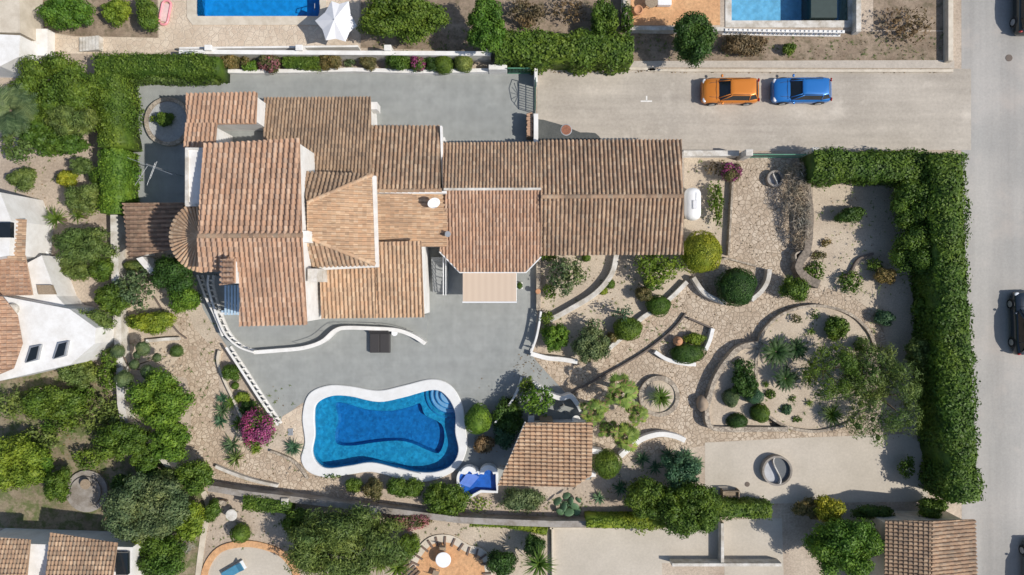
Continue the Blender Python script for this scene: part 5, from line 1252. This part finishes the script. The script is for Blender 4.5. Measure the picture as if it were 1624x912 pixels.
# ------------------------------------------------------------------ cars
def paint(name, c):
    m = NT(name); m.color(c); m.set(Roughness=.28, Metallic=.25); m.b.inputs['Coat Weight'].default_value = .6; m.b.inputs['Coat Roughness'].default_value = .08; return m.m
LAMP = simple('headlamp_glass', (.7, .72, .75), .15, var=.02); TAIL = simple('tail_lamp', (.35, .02, .02), .2); TRIM = simple('black_plastic_trim', (.03, .03, .033), .6)
def car(x, y, rz, L, Wd, Hh, body, label, roofcol=None, group='parked cars'):
    # +X is the nose
    t = empty('parked_car', P(x, y, 0), label, 'car', group)
    def put(mb, nm, mat, parent=None, smooth=True, bevel=0):
        o = mb.build(nm, mat, None, smooth=smooth, bevel=bevel); o.parent = parent or t; return o
    hw = Wd/2; xs = [-.5, -.485, -.44, -.36, -.2, 0, .2, .33, .42, .47, .495, .5]
    wk = [.72, .86, .95, .99, 1, 1, 1, .99, .95, .87, .76, .66]; zt = [.62, .78, .90, .95, .97, .98, .95, .91, .86, .80, .70, .60]
    zt = [z*Hh*.64 for z in zt]
    vs = []; n = 12; mb = MB()
    prof = [(-.90, .16), (-1.0, .30), (-1.0, .62), (-.965, .86), (-.86, .97), (-.45, 1.0), (.45, 1.0), (.86, .97), (.965, .86), (1.0, .62), (1.0, .30), (.90, .16)]
    for i, xx in enumerate(xs):
        for (py, pz) in prof:
            zz = .20+(zt[i]-.20)*((pz-.16)/.84); vs.append((xx*L, py*hw*wk[i], zz+(.03 if abs(py) < .5 else 0)))
    m = len(xs); fs = []
    for i in range(m-1):
        for k in range(n): fs.append((i*n+k, (i+1)*n+k, (i+1)*n+(k+1) % n, i*n+(k+1) % n))
    fs += [tuple(range(n)), tuple((m-1)*n+k for k in range(n))[::-1]]
    mb.add(vs, fs); put(mb, 'body', body)
    b0 = Hh*.60; b1 = Hh*.985
    # glasshouse: lower ring / upper ring
    lo = [(.235*L, -.66*hw), (.20*L, -.86*hw), (-.30*L, -.87*hw), (-.455*L, -.74*hw), (-.455*L, .74*hw), (-.30*L, .87*hw), (.20*L, .86*hw), (.235*L, .66*hw)]
    up = [(.065*L, -.54*hw), (.04*L, -.66*hw), (-.28*L, -.68*hw), (-.37*L, -.58*hw), (-.37*L, .58*hw), (-.28*L, .68*hw), (.04*L, .66*hw), (.065*L, .54*hw)]
    mb = MB(); mb.add([(a, b, b0) for a, b in lo]+[(a, b, b1-.05) for a, b in up], [(k, (k+1) % 8, 8+(k+1) % 8, 8+k) for k in range(8)]+[tuple(range(8, 16))]); put(mb, 'windows', M['glass'], smooth=False)
    g2 = lambda s, dx=0: [(a*s+dx, b*s) for a, b in up]
    mb = MB(); r0 = g2(1.02); r1 = g2(.93, -.004*L); r2 = g2(.6, -.05*L)
    mb.add([(a, b, b1-.055) for a, b in r0]+[(a, b, b1-.01) for a, b in r0]+[(a, b, b1+.012) for a, b in r1]+[(a, b, b1+.03) for a, b in r2], [(k+8*j, (k+1) % 8+8*j, (k+1) % 8+8*j+8, k+8*j+8) for j in range(3) for k in range(8)]+[tuple(range(24, 32))])
    put(mb, 'roof', roofcol or body)
    for xx in (.235, -.02, -.25):
        for s in (-1, 1): put(MB().tube([(xx*L, s*hw*1.002, .36), (xx*L, s*hw*.985, b0-.16), (xx*L, s*hw*.88, b0-.02)], .010, 4), 'door_gap', TRIM)
    put(MB().tube([(.262*L, -.78*hw, zt[6]+.0), (.275*L, 0, zt[6]+.035), (.262*L, .78*hw, zt[6]+.0)], .012, 4), 'bonnet_gap', TRIM)
    for s in (-1, 1):
        for (a, b) in ((0, 0), (1, 1), (2, 2), (3, 3)):
            p = Vector((lo[a][0], lo[a][1]*-s*-1 if False else abs(lo[a][1])*s, b0-.02)); q = Vector((up[b][0], abs(up[b][1])*s, b1-.04)); put(MB().tube([p, q], .035, 6), 'pillar', body)
        put(MB().tube([(-.27*L, s*.62*hw, b1+.03), (-.15*L, s*.63*hw, b1+.06), (.03*L, s*.60*hw, b1+.02)], .018, 5), 'roof_rail', TRIM)
        mr = MB(); mr.blob((.17*L, s*hw*1.08, b0+.04), (.09, .12, .08), 2, 0); put(mr, 'mirror', body)
        put(MB().blob((.465*L, s*hw*.72, zt[0]+.10), (.14, .20, .07), 2, 0), 'headlight', LAMP)
        put(MB().blob((-.482*L, s*hw*.78, zt[1]+.02), (.07, .14, .10), 2, 0), 'tail_light', TAIL)
        for wx in (.31, -.30):
            c = Vector((wx*L, s*hw*.90, .34)); mw = MB(); mw.tube([c-Vector((0, .11, 0)), c+Vector((0, .11, 0))], .335, 24); w_ = put(mw, 'wheel', M['rubber'])
            o = MB().tube([c+Vector((0, s*.10, 0)), c+Vector((0, s*.125, 0))], .22, 16).build('rim', M['galv']); o.parent = w_
            put(MB().tube([(wx*L+.40*math.cos(R(a)), s*hw*.985, .34+.40*math.sin(R(a))) for a in range(0, 181, 20)], .035, 6), 'wheel_arch', TRIM)
    put(MB().box((.485*L, 0, .42), (.1, Wd*.62, .22)), 'grille', TRIM, smooth=False, bevel=.03)
    put(MB().box((-.49*L, 0, .42), (.1, Wd*.66, .2)), 'rear_bumper', TRIM, smooth=False, bevel=.03)
    # bonnet creases
    for s in (-1, 1): put(MB().tube([(.24*L, s*.60*hw, zt[7]+.03), (.36*L, s*.56*hw, zt[7]-.0), (.455*L, s*.44*hw, zt[8]-.03)], .014, 5), 'bonnet_crease', TRIM)
    t.rotation_euler.z = rz; return t
car(1154, 148, math.pi+R(.5), 4.05, 1.80, 1.60, paint('orange_car_paint', (.68, .22, .025)), 'orange parked car on the lane, left of the blue one')
car(1266, 147, math.pi+R(.5), 4.2, 1.78, 1.50, paint('blue_car_paint', (.02, .17, .50)), 'blue parked car on the lane, right of the orange one')
car(1618, 512, R(92), 4.5, 1.85, 1.5, paint('dark_grey_car_paint', (.02, .03, .045)), 'dark car on the street cut by the right edge at mid height', group='dark cars on the street')
car(1622, 8, R(90), 4.6, 1.9, 1.6, paint('black_car_paint', (.02, .025, .025)), 'dark car at the top right corner of the street', group='dark cars on the street')
car(1636, 900, R(90), 4.4, 1.85, 1.5, paint('grey_car_paint', (.10, .11, .12)), 'grey car at the bottom right corner of the street', group='dark cars on the street')

# ------------------------------------------------------------------ objects
def root(name, x, y, label, cat, group=None, z=0.0):
    p = P(x, y, z); return empty(name, p, label, cat, group)
def sub(mb, name, mat, t, smooth=False, bevel=0, parent=None):
    o = mb.build(name, mat, None, smooth=smooth, bevel=bevel); o.parent = parent or t; return o
# gas tank
t = root('gas_tank', 1098, 324, 'long white gas tank lying beside the garage roof', 'tank', z=.8); t.location.z = 0
ln, rr = 2.35, .58; pr = []
prof = [(.02, -ln/2), (.28, -ln/2+.05), (.46, -ln/2+.16), (.56, -ln/2+.34), (rr, -ln/2+.5), (rr, ln/2-.5), (.56, ln/2-.34), (.46, ln/2-.16), (.28, ln/2-.05), (.02, ln/2)]
mb = MB(); mb.lathe((0, 0, 0), prof, 24); mb.v = [(x, z, -y+.85) for x, y, z in mb.v]; sub(mb, 'tank_body', M['metal_white'], t, True)
sub(MB().box((0.02, -.1, 1.44), (.30, .62, .12)), 'valve_cover', simple('grey_white_lid', (.62, .62, .64), .5), t, bevel=.03)
sub(MB().tube([(.1, .1, 1.48), (.12, .75, 1.46)], .015, 6), 'pipe', M['galv'], t)
for yy in (-.7, .7): sub(MB().box((0, yy, .17), (.7, .12, .36)), 'foot', M['galv'], t)
# parasol
t = root('parasol', 534, 38, 'large white six sided parasol beside the neighbouring pool', 'parasol', z=2.6); t.location.z = 0
ap = P(530, 31, 2.9)-t.location; rim = [P(x, y, 2.25)-t.location for x, y in ((526, 2), (553, 2), (566, 41), (548, 66), (517, 64), (500, 33))]
vs = [ap]; mids = []
for i in range(6):
    a, b = rim[i], rim[(i+1) % 6]; vs.append(a); m_ = (a+b)/2; m_ = m_.lerp(Vector((ap.x, ap.y, m_.z)), .13); mids.append(m_); vs.append(m_)
fs = [(0, 1+k, 1+(k+1) % 12) for k in range(12)]; o = sub(MB().add(vs, fs), 'canopy', M['canvas'], t); sm = o.modifiers.new('s', 'SOLIDIFY'); sm.thickness = .02
sub(MB().tube([(ap.x, ap.y, 0), (ap.x, ap.y, 2.98)], .035, 8), 'pole', M['galv'], t); sub(MB().lathe((ap.x, ap.y, 0), [(.35, 0), (.35, .08), (.1, .12)], 16), 'base', M['galv'], t)
mb = MB()
for q in rim: mb.tube([ap-Vector((0, 0, .06)), q-Vector((0, 0, .04))], .012, 5)
sub(mb, 'ribs', M['galv'], t)
# pink float
t = root('pink_float', 263, 21, 'pink inflatable lounger on the cream pool deck', 'pool float')
PK = simple('pink_vinyl', (.75, .30, .33), .35); mb = MB(); ringp = [(.0+.32*math.cos(R(a))+.0, .55*(1 if math.sin(R(a)) > 0 else -1)+.32*math.sin(R(a)), .12) for a in range(0, 360, 20)]
mb.tube(ringp+[ringp[0]], .09, 8, False); sub(mb, 'outer_tube', PK, t, True); sub(MB().box((0, 0, .10), (.5, 1.3, .06)), 'mattress', simple('pale_pink_vinyl', (.74, .52, .50), .4), t, bevel=.02); t.rotation_euler.z = R(-12)
# satellite dish
t = root('satellite_dish', 688, 321, 'oval white satellite dish mounted on the roof', 'satellite dish', z=4.6)
q = P(688, 321, 4.6); mb = MB(); vs = []; fs = []
for i in range(5):
    r_ = .42*i/4+.001
    for k in range(18): vs.append((r_*math.cos(k*math.pi/9), r_*math.sin(k*math.pi/9), .12*(i/4)**2))
for i in range(4):
    for k in range(18): fs.append((i*18+k, i*18+(k+1) % 18, (i+1)*18+(k+1) % 18, (i+1)*18+k))
mb.add(vs, fs); rot = Matrix.Rotation(R(25), 3, 'Z') @ Matrix.Rotation(R(48), 3, 'X'); mb.v = [tuple(rot @ Vector(v)+Vector((0, 0, .25))) for v in mb.v]
o = sub(mb, 'dish', M['metal_white'], t, True); sm = o.modifiers.new('s', 'SOLIDIFY'); sm.thickness = .015
sub(MB().tube([(0, 0, -.7), (0, 0, .22)], .03, 8), 'mast', M['galv'], t); e = rot @ Vector((0, -.1, .5)); sub(MB().tube([rot @ Vector((0, -.42, .12))+Vector((0, 0, .25)), e+Vector((0, 0, .25))], .015, 6), 'feed_arm', M['galv'], t)
# TV antenna
t = root('tv_antenna', 238, 262, 'thin TV antenna on a mast over the shaded left terrace', 'antenna', z=5.0); t.location.z = 0
mb = MB(); mb.tube([(0, 0, 0), (0, 0, 5.4)], .03, 8); sub(mb, 'mast', M['galv'], t)
A, B = P(202, 250, 5.3)-t.location, P(274, 277, 5.3)-t.location; sub(MB().tube([A, B], .012, 6), 'boom', M['galv'], t)
for (u, v) in (((234, 263), (214, 294)), ((246, 258), (233, 294)), ((249, 256), (238, 284))): sub(MB().tube([P(*u, 5.3)-t.location, P(*v, 5.3)-t.location], .010, 6), 'element', M['galv'], t)
# round planter bed on the terrace
c = P(267, 193, .3); t = root('round_bed', 267, 193, 'round raised stone bed with grey gravel in the house shade', 'planter', z=.3); t.location.z = 0
rp_ = [(1.55*math.cos(a*.2094), 1.6*math.sin(a*.2094)) for a in range(30)]
mb = MB(); mb.ribbon(rp_, .26, .0, .42, closed=True, wob=.25); sub(mb, 'stone_ring', M['stone'], t); mb = MB(); mb.prism(rp_, .0, .30); sub(mb, 'gravel_fill', ground_mat('grey_gravel', (.36, .37, .37), (.44, .44, .43), 1, 12), t)
plant('round_bush', 'bush', 262, 190, 14, 13, 1.6, 'mid', 'dense', 'dark green bush growing in the round stone bed', trunk=False, z0=.3)
plant('small_plant', 'plant', 243, 188, 8, 7, .8, 'lime', 'sparse', 'little light green plant at the left of the round stone bed', z0=.3)
# manhole
t = root('manhole_cover', 898, 206, 'rusty round manhole cover on the lane', 'manhole cover'); RU = simple('rusty_iron', (.28, .12, .075), .9, var=.3, scale=9)
sub(MB().lathe((0, 0, .0), [(.42, 0), (.42, .025), (.37, .03)], 24), 'frame', M['galv'], t); sub(MB().lathe((0, 0, .01), [(.36, 0), (.36, .025), (.33, .03), (.0, .03)], 24), 'lid', RU, t)
# painted road mark
for (cx_, cy_, dx, dy) in ((1025, 160.5, 18, 2.2), (1025.5, 156, 2.2, 8)): 
    o = MB().box(P(cx_, cy_, .014), (px(dx), px(dy), .004)).build('road_marking', simple('white_road_paint', (.72, .70, .66), .8)); o['kind'] = 'structure'
# iron gate leaf standing open, green net behind
t = root('terrace_gate', 848, 158, 'open iron gate leaf with arched top between terrace and lane', 'gate', z=0)
GM = M['gate']; mb = MB(); x0 = 0
for z in (.1, 1.35): mb.box((0, 0, z), (.05, 2.05, .05))
for yy in (-1.0, 1.0): mb.box((0, yy, .95 if yy > 0 else .75), (.05, .05, 1.9 if yy > 0 else 1.3))
mb.tube([(0, 1.0, 1.9), (0, .3, 2.15), (0, -.5, 1.95), (0, -1.0, 1.35)], .025, 6)
sub(mb, 'gate_frame', GM, t)
mb = MB()
for k in range(11): yy = -.9+1.8*k/10; mb.box((0, yy, .75), (.045, .045, 1.25))
for k in range(7): mb.tube([(0, .0, 1.37), (0, .95*math.cos(R(8+27*k)), 1.37+.62*math.sin(R(8+27*k)))], .022, 5)
mb.box((0, 0, .75), (.04, 1.9, .04))
sub(mb, 'gate_bars', GM, t)
t = root('green_fence_panel', 823, 115, 'green mesh gate panel under the hedge at the terrace corner', 'gate'); 
sub(MB().box((0, -.1, 1.3), (1.6, .06, .06)), 'top_rail', M['green_mesh'], t); sub(MB().box((0, -.1, .15), (1.6, .06, .06)), 'bottom_rail', M['green_mesh'], t)
mb = MB()
for k in range(17): mb.box((-.8+.1*k, -.1, .72), (.025, .03, 1.2))
sub(mb, 'bars', M['green_mesh'], t); sub(MB().box((-1.5, .05, .55), (1.3, .35, 1.1)), 'meter_cabinet', M['white'], t, bevel=.03)
# stack of roof tiles
t = root('tile_stack', 840, 198, 'stack of spare roof tiles against the white gate wall', 'tile stack', z=1.0); t.location.z = 0; rs = random.Random(9)
for k in range(12):
    for l in range(3):
        mb = MB(); vs = []
        for u, r_ in ((-.2, .08), (.2, .10)):
            for a in range(6): an = math.pi*a/5; vs.append((u, r_*math.cos(an), r_*math.sin(an)))
        mb.add(vs, [(a, a+1, a+7, a+6) for a in range(5)]); m_ = Matrix.Rotation(rs.uniform(-.3, .3), 3, 'Z'); off = Vector((rs.uniform(-.04, .04), -.75+.135*k, .95+.09*l)); mb.v = [tuple(m_ @ Vector(v)+off) for v in mb.v]
        sub(mb, 'roof_tile', M['tile_a'], t)
sub(MB().box((0, 0, .45), (.42, 1.7, .9)), 'pallet_stack', M['tile_e'], t)
# urn
t = root('terracotta_urn', 1075, 541, 'bulbous terracotta urn on the gravel bed', 'urn', z=.5); t.location.z = 0
sub(MB().lathe((0, 0, 0), [(.14, 0), (.26, .2), (.34, .45), (.33, .62), (.22, .80), (.13, .86), (.16, .93), (.12, .95)], 20), 'urn_body', M['terracotta'], t, True); sub(MB().lathe((0, 0, .86), [(.10, 0), (.10, .06)], 12), 'urn_mouth', M['darkedge'], t)
for nm, x, y, s, lb in (('flower_pot', 853, 462, .5, 'small terracotta pot on the straight stone wall'),):
    t = root(nm, x, y, lb, 'pot', z=.5); sub(MB().lathe((0, 0, 0), [(.12*s*2, 0), (.17*s*2, .3), (.19*s*2, .31), (.19*s*2, .36), (.14*s*2, .36)], 14), 'pot_body', M['terracotta'], t, True); sub(MB().lathe((0, 0, .3), [(.15, 0), (.15, .04)], 12), 'soil', M['darkedge'], t)
# green planter
t = root('box_planter', 824, 453, 'small white planter box with clipped green on the terrace', 'planter'); sub(MB().box((0, 0, .2), (.42, .5, .4)), 'planter_box', M['white'], t, bevel=.02)
me = crown('clipped_green', .19, .24, .2, 'ball', 77); me.transform(Matrix.Translation((0, 0, .42))); me.materials.append(LEAF['mid']); o = bpy.data.objects.new('clipped_green', me); COL.objects.link(o); o.parent = t
# day bed
t = root('daybed', 602, 542, 'dark double daybed below the wavy parapet', 'daybed', z=.4); t.location.z = 0
for s in (-1, 1): sub(MB().box((s*.36, -.05, .33), (.69, 1.45, .14)), 'cushion', M['rattan'], t, bevel=.03)
sub(MB().box((0, -.05, .15), (1.45, 1.5, .24)), 'frame', TRIM, t, bevel=.02); m_ = MB(); m_.box((0, .68, .55), (1.42, .12, .5), rx=R(-25)); sub(m_, 'headrest', M['rattan'], t, bevel=.02)
t = root('side_table', 626, 528, 'small white round side table beside the daybed', 'table', z=.4); t.location.z = 0
sub(MB().lathe((0, 0, .45), [(.22, 0), (.22, .03)], 18), 'table_top', M['metal_white'], t); sub(MB().tube([(0, 0, 0), (0, 0, .45)], .03, 8), 'leg', M['metal_white'], t)
# yin yang basins
def basin(x, y, r, h, label, g):
    t = root('round_basin', x, y, label, 'water basin', g, z=h); t.location.z = 0; r_ = px(r, h); n = 28
    mb = MB(); mb.lathe((0, 0, 0), [(r_, 0), (r_, h), (r_-.14, h), (r_-.14, h*.35)], n); sub(mb, 'basin_wall', M['greywall'], t)  # dark grey wall: the ring of shadow is put into its colour
    sub(MB().lathe((0, 0, h*.3), [(r_-.1, 0), (r_-.1, .03)], n), 'basin_floor', simple('grey_white_floor', (.40, .41, .43), .7), t)
    sp = [(r_*.5*math.sin(2*R(a))*.9, r_*.93*math.cos(R(a)*1.0), 0) for a in range(0, 181, 10)]
    mb = MB(); mb.ribbon([(-q[0]*.55, q[1]) for q in sp], .07, h*.32, h*.98); sub(mb, 'curved_divider', M['white_old'], t)
    pts = [(r_*.88*math.cos(R(a)), r_*.88*math.sin(R(a))) for a in range(-90, 91, 15)]+[(-q[0]*.55, q[1]) for q in sp][1:-1]
    mb = MB(); mb.prism(pts, h*.33, h*.55); sub(mb, 'dark_half', simple('dark_grey_fill', (.11, .12, .13), .8, scale=12), t); return t  # darker fill on one half of the floor
basin(1233, 747, 24, .55, 'large grey round basin with a curved divider on the gravel yard', 'round basins with curved dividers')
basin(1230, 283, 13, .5, 'small grey round basin with a curved divider on the driveway', 'round basins with curved dividers')
t = root('drain_cover', 1185, 768, 'small round drain cover on the gravel yard', 'drain cover'); sub(MB().lathe((0, 0, 0), [(.18, 0), (.18, .03), (.14, .035)], 16), 'lid', M['darkedge'], t)
# bench
t = root('garden_bench', 1158, 783, 'weathered wooden bench on the edge of the gravel yard', 'bench', z=.4); t.location.z = 0
for k in range(4): sub(MB().box((0, .18-.12*k, .45), (1.15, .09, .04)), 'seat_slat', M['wood'], t)
for k in range(3): sub(MB().box((0, .28, .58+.12*k), (1.15, .03, .08)), 'back_slat', M['wood'], t)
for s in (-1, 1):
    sub(MB().box((s*.56, .02, .33), (.07, .6, .66)), 'side_frame', M['wood'], t, bevel=.01)
# neighbour furniture
def table(x, y, r, label, chairs, mat):
    t = root('garden_table', x, y, label, 'table', z=.75); t.location.z = 0; rr = px(r)
    sub(MB().lathe((0, 0, .72), [(rr, 0), (rr, .04), (rr-.03, .05)], 28), 'table_top', mat, t); 
    for a in range(4): sub(MB().tube([(.5*rr*math.cos(a*1.571), .5*rr*math.sin(a*1.571), 0), (.35*rr*math.cos(a*1.571), .35*rr*math.sin(a*1.571), .72)], .025, 6), 'leg', M['galv'], t)
    return t
def chair(x, y, rz, label, g='garden chairs'):
    t = root('garden_chair', x, y, label, 'chair', g); mb = MB(); mb.box((0, 0, .45), (.45, .45, .04)); sub(mb, 'seat', M['wood'], t, bevel=.01)
    sub(MB().box((0, -.22, .7), (.45, .03, .4)), 'backrest', M['wood'], t, bevel=.01)
    for a in (-1, 1):
        for b in (-1, 1): sub(MB().tube([(a*.19, b*.19, 0), (a*.19, b*.19, .44)], .02, 6), 'leg', M['galv'], t)
    t.rotation_euler.z = rz
    return t
table(703, 888, 12, 'round white table on the orange patio inside the brick arch', 0, M['metal_white'])
chair(703, 866, R(180), 'chair above the round white table', 'chairs at the round white table'); chair(692, 906, R(-20), 'chair below the round white table', 'chairs at the round white table')
table(367, 817, 9, 'small round stone table at the lower left patio', 0, M['white_old'])
t = root('stone_bench', 355, 801, 'small curved brick bench next to the round stone table', 'bench'); sub(MB().ribbon([(px(13)*math.cos(R(a)), px(13)*math.sin(R(a))-.3) for a in range(60, 150, 10)], .35, 0, .45), 'bench_seat', M['stone'], t)
t = root('sun_lounger', 370, 905, 'blue sun lounger on the curved stone patio', 'sun lounger', z=.3); t.location.z = 0
BL = simple('blue_cushion', (.06, .22, .34), .8); sub(MB().box((0, -.2, .32), (.6, 1.3, .08), rz=0), 'mattress', BL, t, bevel=.03); m_ = MB(); m_.box((0, .62, .48), (.6, .6, .07), rx=R(30)); sub(m_, 'backrest', BL, t, bevel=.03)
sub(MB().box((0, 0, .22), (.62, 1.8, .06)), 'frame', M['metal_white'], t); 
for a in (-1, 1):
    for b in (-1, 1): sub(MB().box((a*.27, b*.8, .1), (.05, .05, .2)), 'leg', M['metal_white'], t)
t.rotation_euler.z = R(-60)
t = root('sun_lounger', 79, 418, 'white sun lounger on the pale ground left of the wide conifer', 'sun lounger', z=.3); t.location.z = 0
sub(MB().box((0, -.2, .30), (.62, 1.2, .07)), 'mattress', M['metal_white'], t, bevel=.03); m_ = MB(); m_.box((0, .62, .44), (.62, .6, .06), rx=R(28)); sub(m_, 'backrest', M['metal_white'], t, bevel=.02)
for a in (-1, 1):
    sub(MB().box((a*.3, -.1, .34), (.05, 1.5, .05)), 'side_rail', M['galv'], t)
    for b in (-1, 1): sub(MB().box((a*.27, b*.6, .13), (.05, .05, .26)), 'leg', M['metal_white'], t)
t.rotation_euler.z = R(25)
# round stone patio rim, arch patio with brick border
arc = spline([(322, 960), (326, 905), (348, 872), (385, 862), (420, 866), (450, 880), (470, 910), (474, 960)], 5)
o = MB().ribbon(W2(arc), .45, -.02, .12).build('curved_kerb', M['patio_orange'], None, P(385, 862)); tag(o, 'orange curved rim of the lower left stone patio', 'edging')
t = root('arched_patio', 703, 880, 'orange arched patio with brick border at the bottom edge', 'patio')
ar = [(655, 960), (655, 905), (672, 872), (690, 858), (716, 858), (740, 872), (764, 880), (772, 905), (774, 960)]
ol = t.location; pw = [(x-ol.x, y-ol.y) for x, y in W2(spline(ar, 4))]
sub(MB().prism(pw, .0, .10), 'paving', M['patio_orange'], t)
mb = MB(); dp = densify(pw, .22)
for a, b in list(zip(dp, dp[1:]))[::2]:
    d = Vector(b)-Vector(a); mb.box(((a[0]+b[0])/2, (a[1]+b[1])/2, .14), (.62, .13, .12), rz=math.atan2(d.y, d.x)+math.pi/2)
sub(mb, 'brick_border', simple('dark_bricks', (.16, .11, .085), .9), t)
mb = MB(); mb.ribbon(grow(pw, .15)[:-1], .55, .0, .11); sub(mb, 'pale_border', M['cream'], t)
t = root('brick_steps', 648, 900, 'dark and pale striped steps leading up to the arched patio', 'steps')
for k in range(6): sub(MB().box((-.55+.18*k, .35-.2*k, .05+.02*k), (1.3, .14, .1+.03*k), rz=R(42)), 'step', M['tile_e'], t)
kerb('side_path', [(322, 780), (330, 805), (322, 850), (312, 930)], 9, .06, M['cream'])
# small round gazebo pad lower left
t = root('round_terrace', 140, 778, 'small dark round terrace with curved steps at the lower left', 'terrace')
sub(MB().lathe((0, 0, 0), [(1.5, 0), (1.5, .2), (1.1, .2), (1.1, .35)], 30), 'round_floor', M['greywall'], t); table(135, 768, 8, 'little brown table on the dark round terrace', 0, M['wood'])
# neighbour patio furniture at top
t = root('patio_sofa', 1052, 3, 'white cushioned sofa on the orange patio', 'sofa'); sub(MB().box((0, 0, .25), (1.0, .8, .4)), 'seat', M['canvas'], t, bevel=.05); sub(MB().box((0, .35, .5), (1.0, .2, .6)), 'backrest', M['canvas'], t, bevel=.05)
table(1033, 2, 10, 'brown table left of the white sofa on the orange patio', 0, M['wood'])
t = root('large_pot', 1010, 20, 'brown clay pot on the corner of the orange patio', 'pot'); sub(MB().lathe((0, 0, 0), [(.18, 0), (.33, .3), (.35, .55), (.28, .6), (.25, .5)], 18), 'pot_body', M['terracotta'], t, True)
# pool pump hatch and stones
t = root('pump_hatch', 461, 685, 'grey square hatch on the stone strip left of the pool', 'hatch'); sub(MB().box((0, 0, .03), (.38, .5, .05)), 'lid', M['galv'], t, bevel=.01)
t = root('washbasin', 912, 662, 'white garden sink in the shade behind the pool house', 'sink'); sub(MB().lathe((0, 0, 0), [(.15, 0), (.13, .6), (.3, .75), (.3, .85), (.24, .85), (.15, .75)], 18), 'bowl', M['white'], t, True)
t = root('plaza_chair', 842, 662, 'white plastic chair above the pool house roof', 'chair'); sub(MB().box((0, 0, .43), (.45, .45, .04)), 'seat', M['metal_white'], t, bevel=.01); sub(MB().box((0, .22, .65), (.45, .04, .42)), 'backrest', M['metal_white'], t, bevel=.01)
for a in (-1, 1):
    for b in (-1, 1): sub(MB().box((a*.19, b*.19, .21), (.04, .04, .42)), 'leg', M['metal_white'], t)
# stones scattered in beds: countless, one object
mb = MB(); rs = random.Random(21)
def scat(n, poly_c, sx, sy, r0, r1):
    for k in range(n):
        x = poly_c[0]+rs.gauss(0, sx); y = poly_c[1]+rs.gauss(0, sy); r_ = rs.uniform(r0, r1); p = P(x, y, 0); mb.blob((p.x, p.y, r_*.3), (r_, r_*rs.uniform(.6, 1), r_*.6), 1, .3, k)
scat(26, (265, 572), 14, 12, .05, .16); scat(20, (1148, 650), 6, 12, .05, .15); scat(40, (790, 806), 60, 6, .05, .15); scat(30, (905, 795), 22, 12, .04, .12); scat(24, (470, 745), 22, 8, .05, .14); scat(24, (1330, 470), 30, 6, .04, .1); scat(30, (980, 765), 26, 16, .04, .12); scat(16, (1345, 400), 30, 20, .04, .1); scat(20, (520, 758), 20, 3, .05, .13); scat(24, (360, 760), 40, 6, .03, .09); scat(30, (820, 832), 50, 3, .04, .1)
o = mb.build('loose_stones', simple('loose_stones', (.42, .35, .27), .95, var=.3, scale=2)); o['kind'] = 'stuff'; o['label'] = 'scattered loose stones and pebbles on the beds'; o['category'] = 'stones'
# street details
t = root('drain_cover', 1600, 92, 'small grey drain on the street', 'drain cover'); sub(MB().lathe((0, 0, 0.004), [(.25, 0), (.25, .02), (.2, .025)], 16), 'lid', M['darkedge'], t)
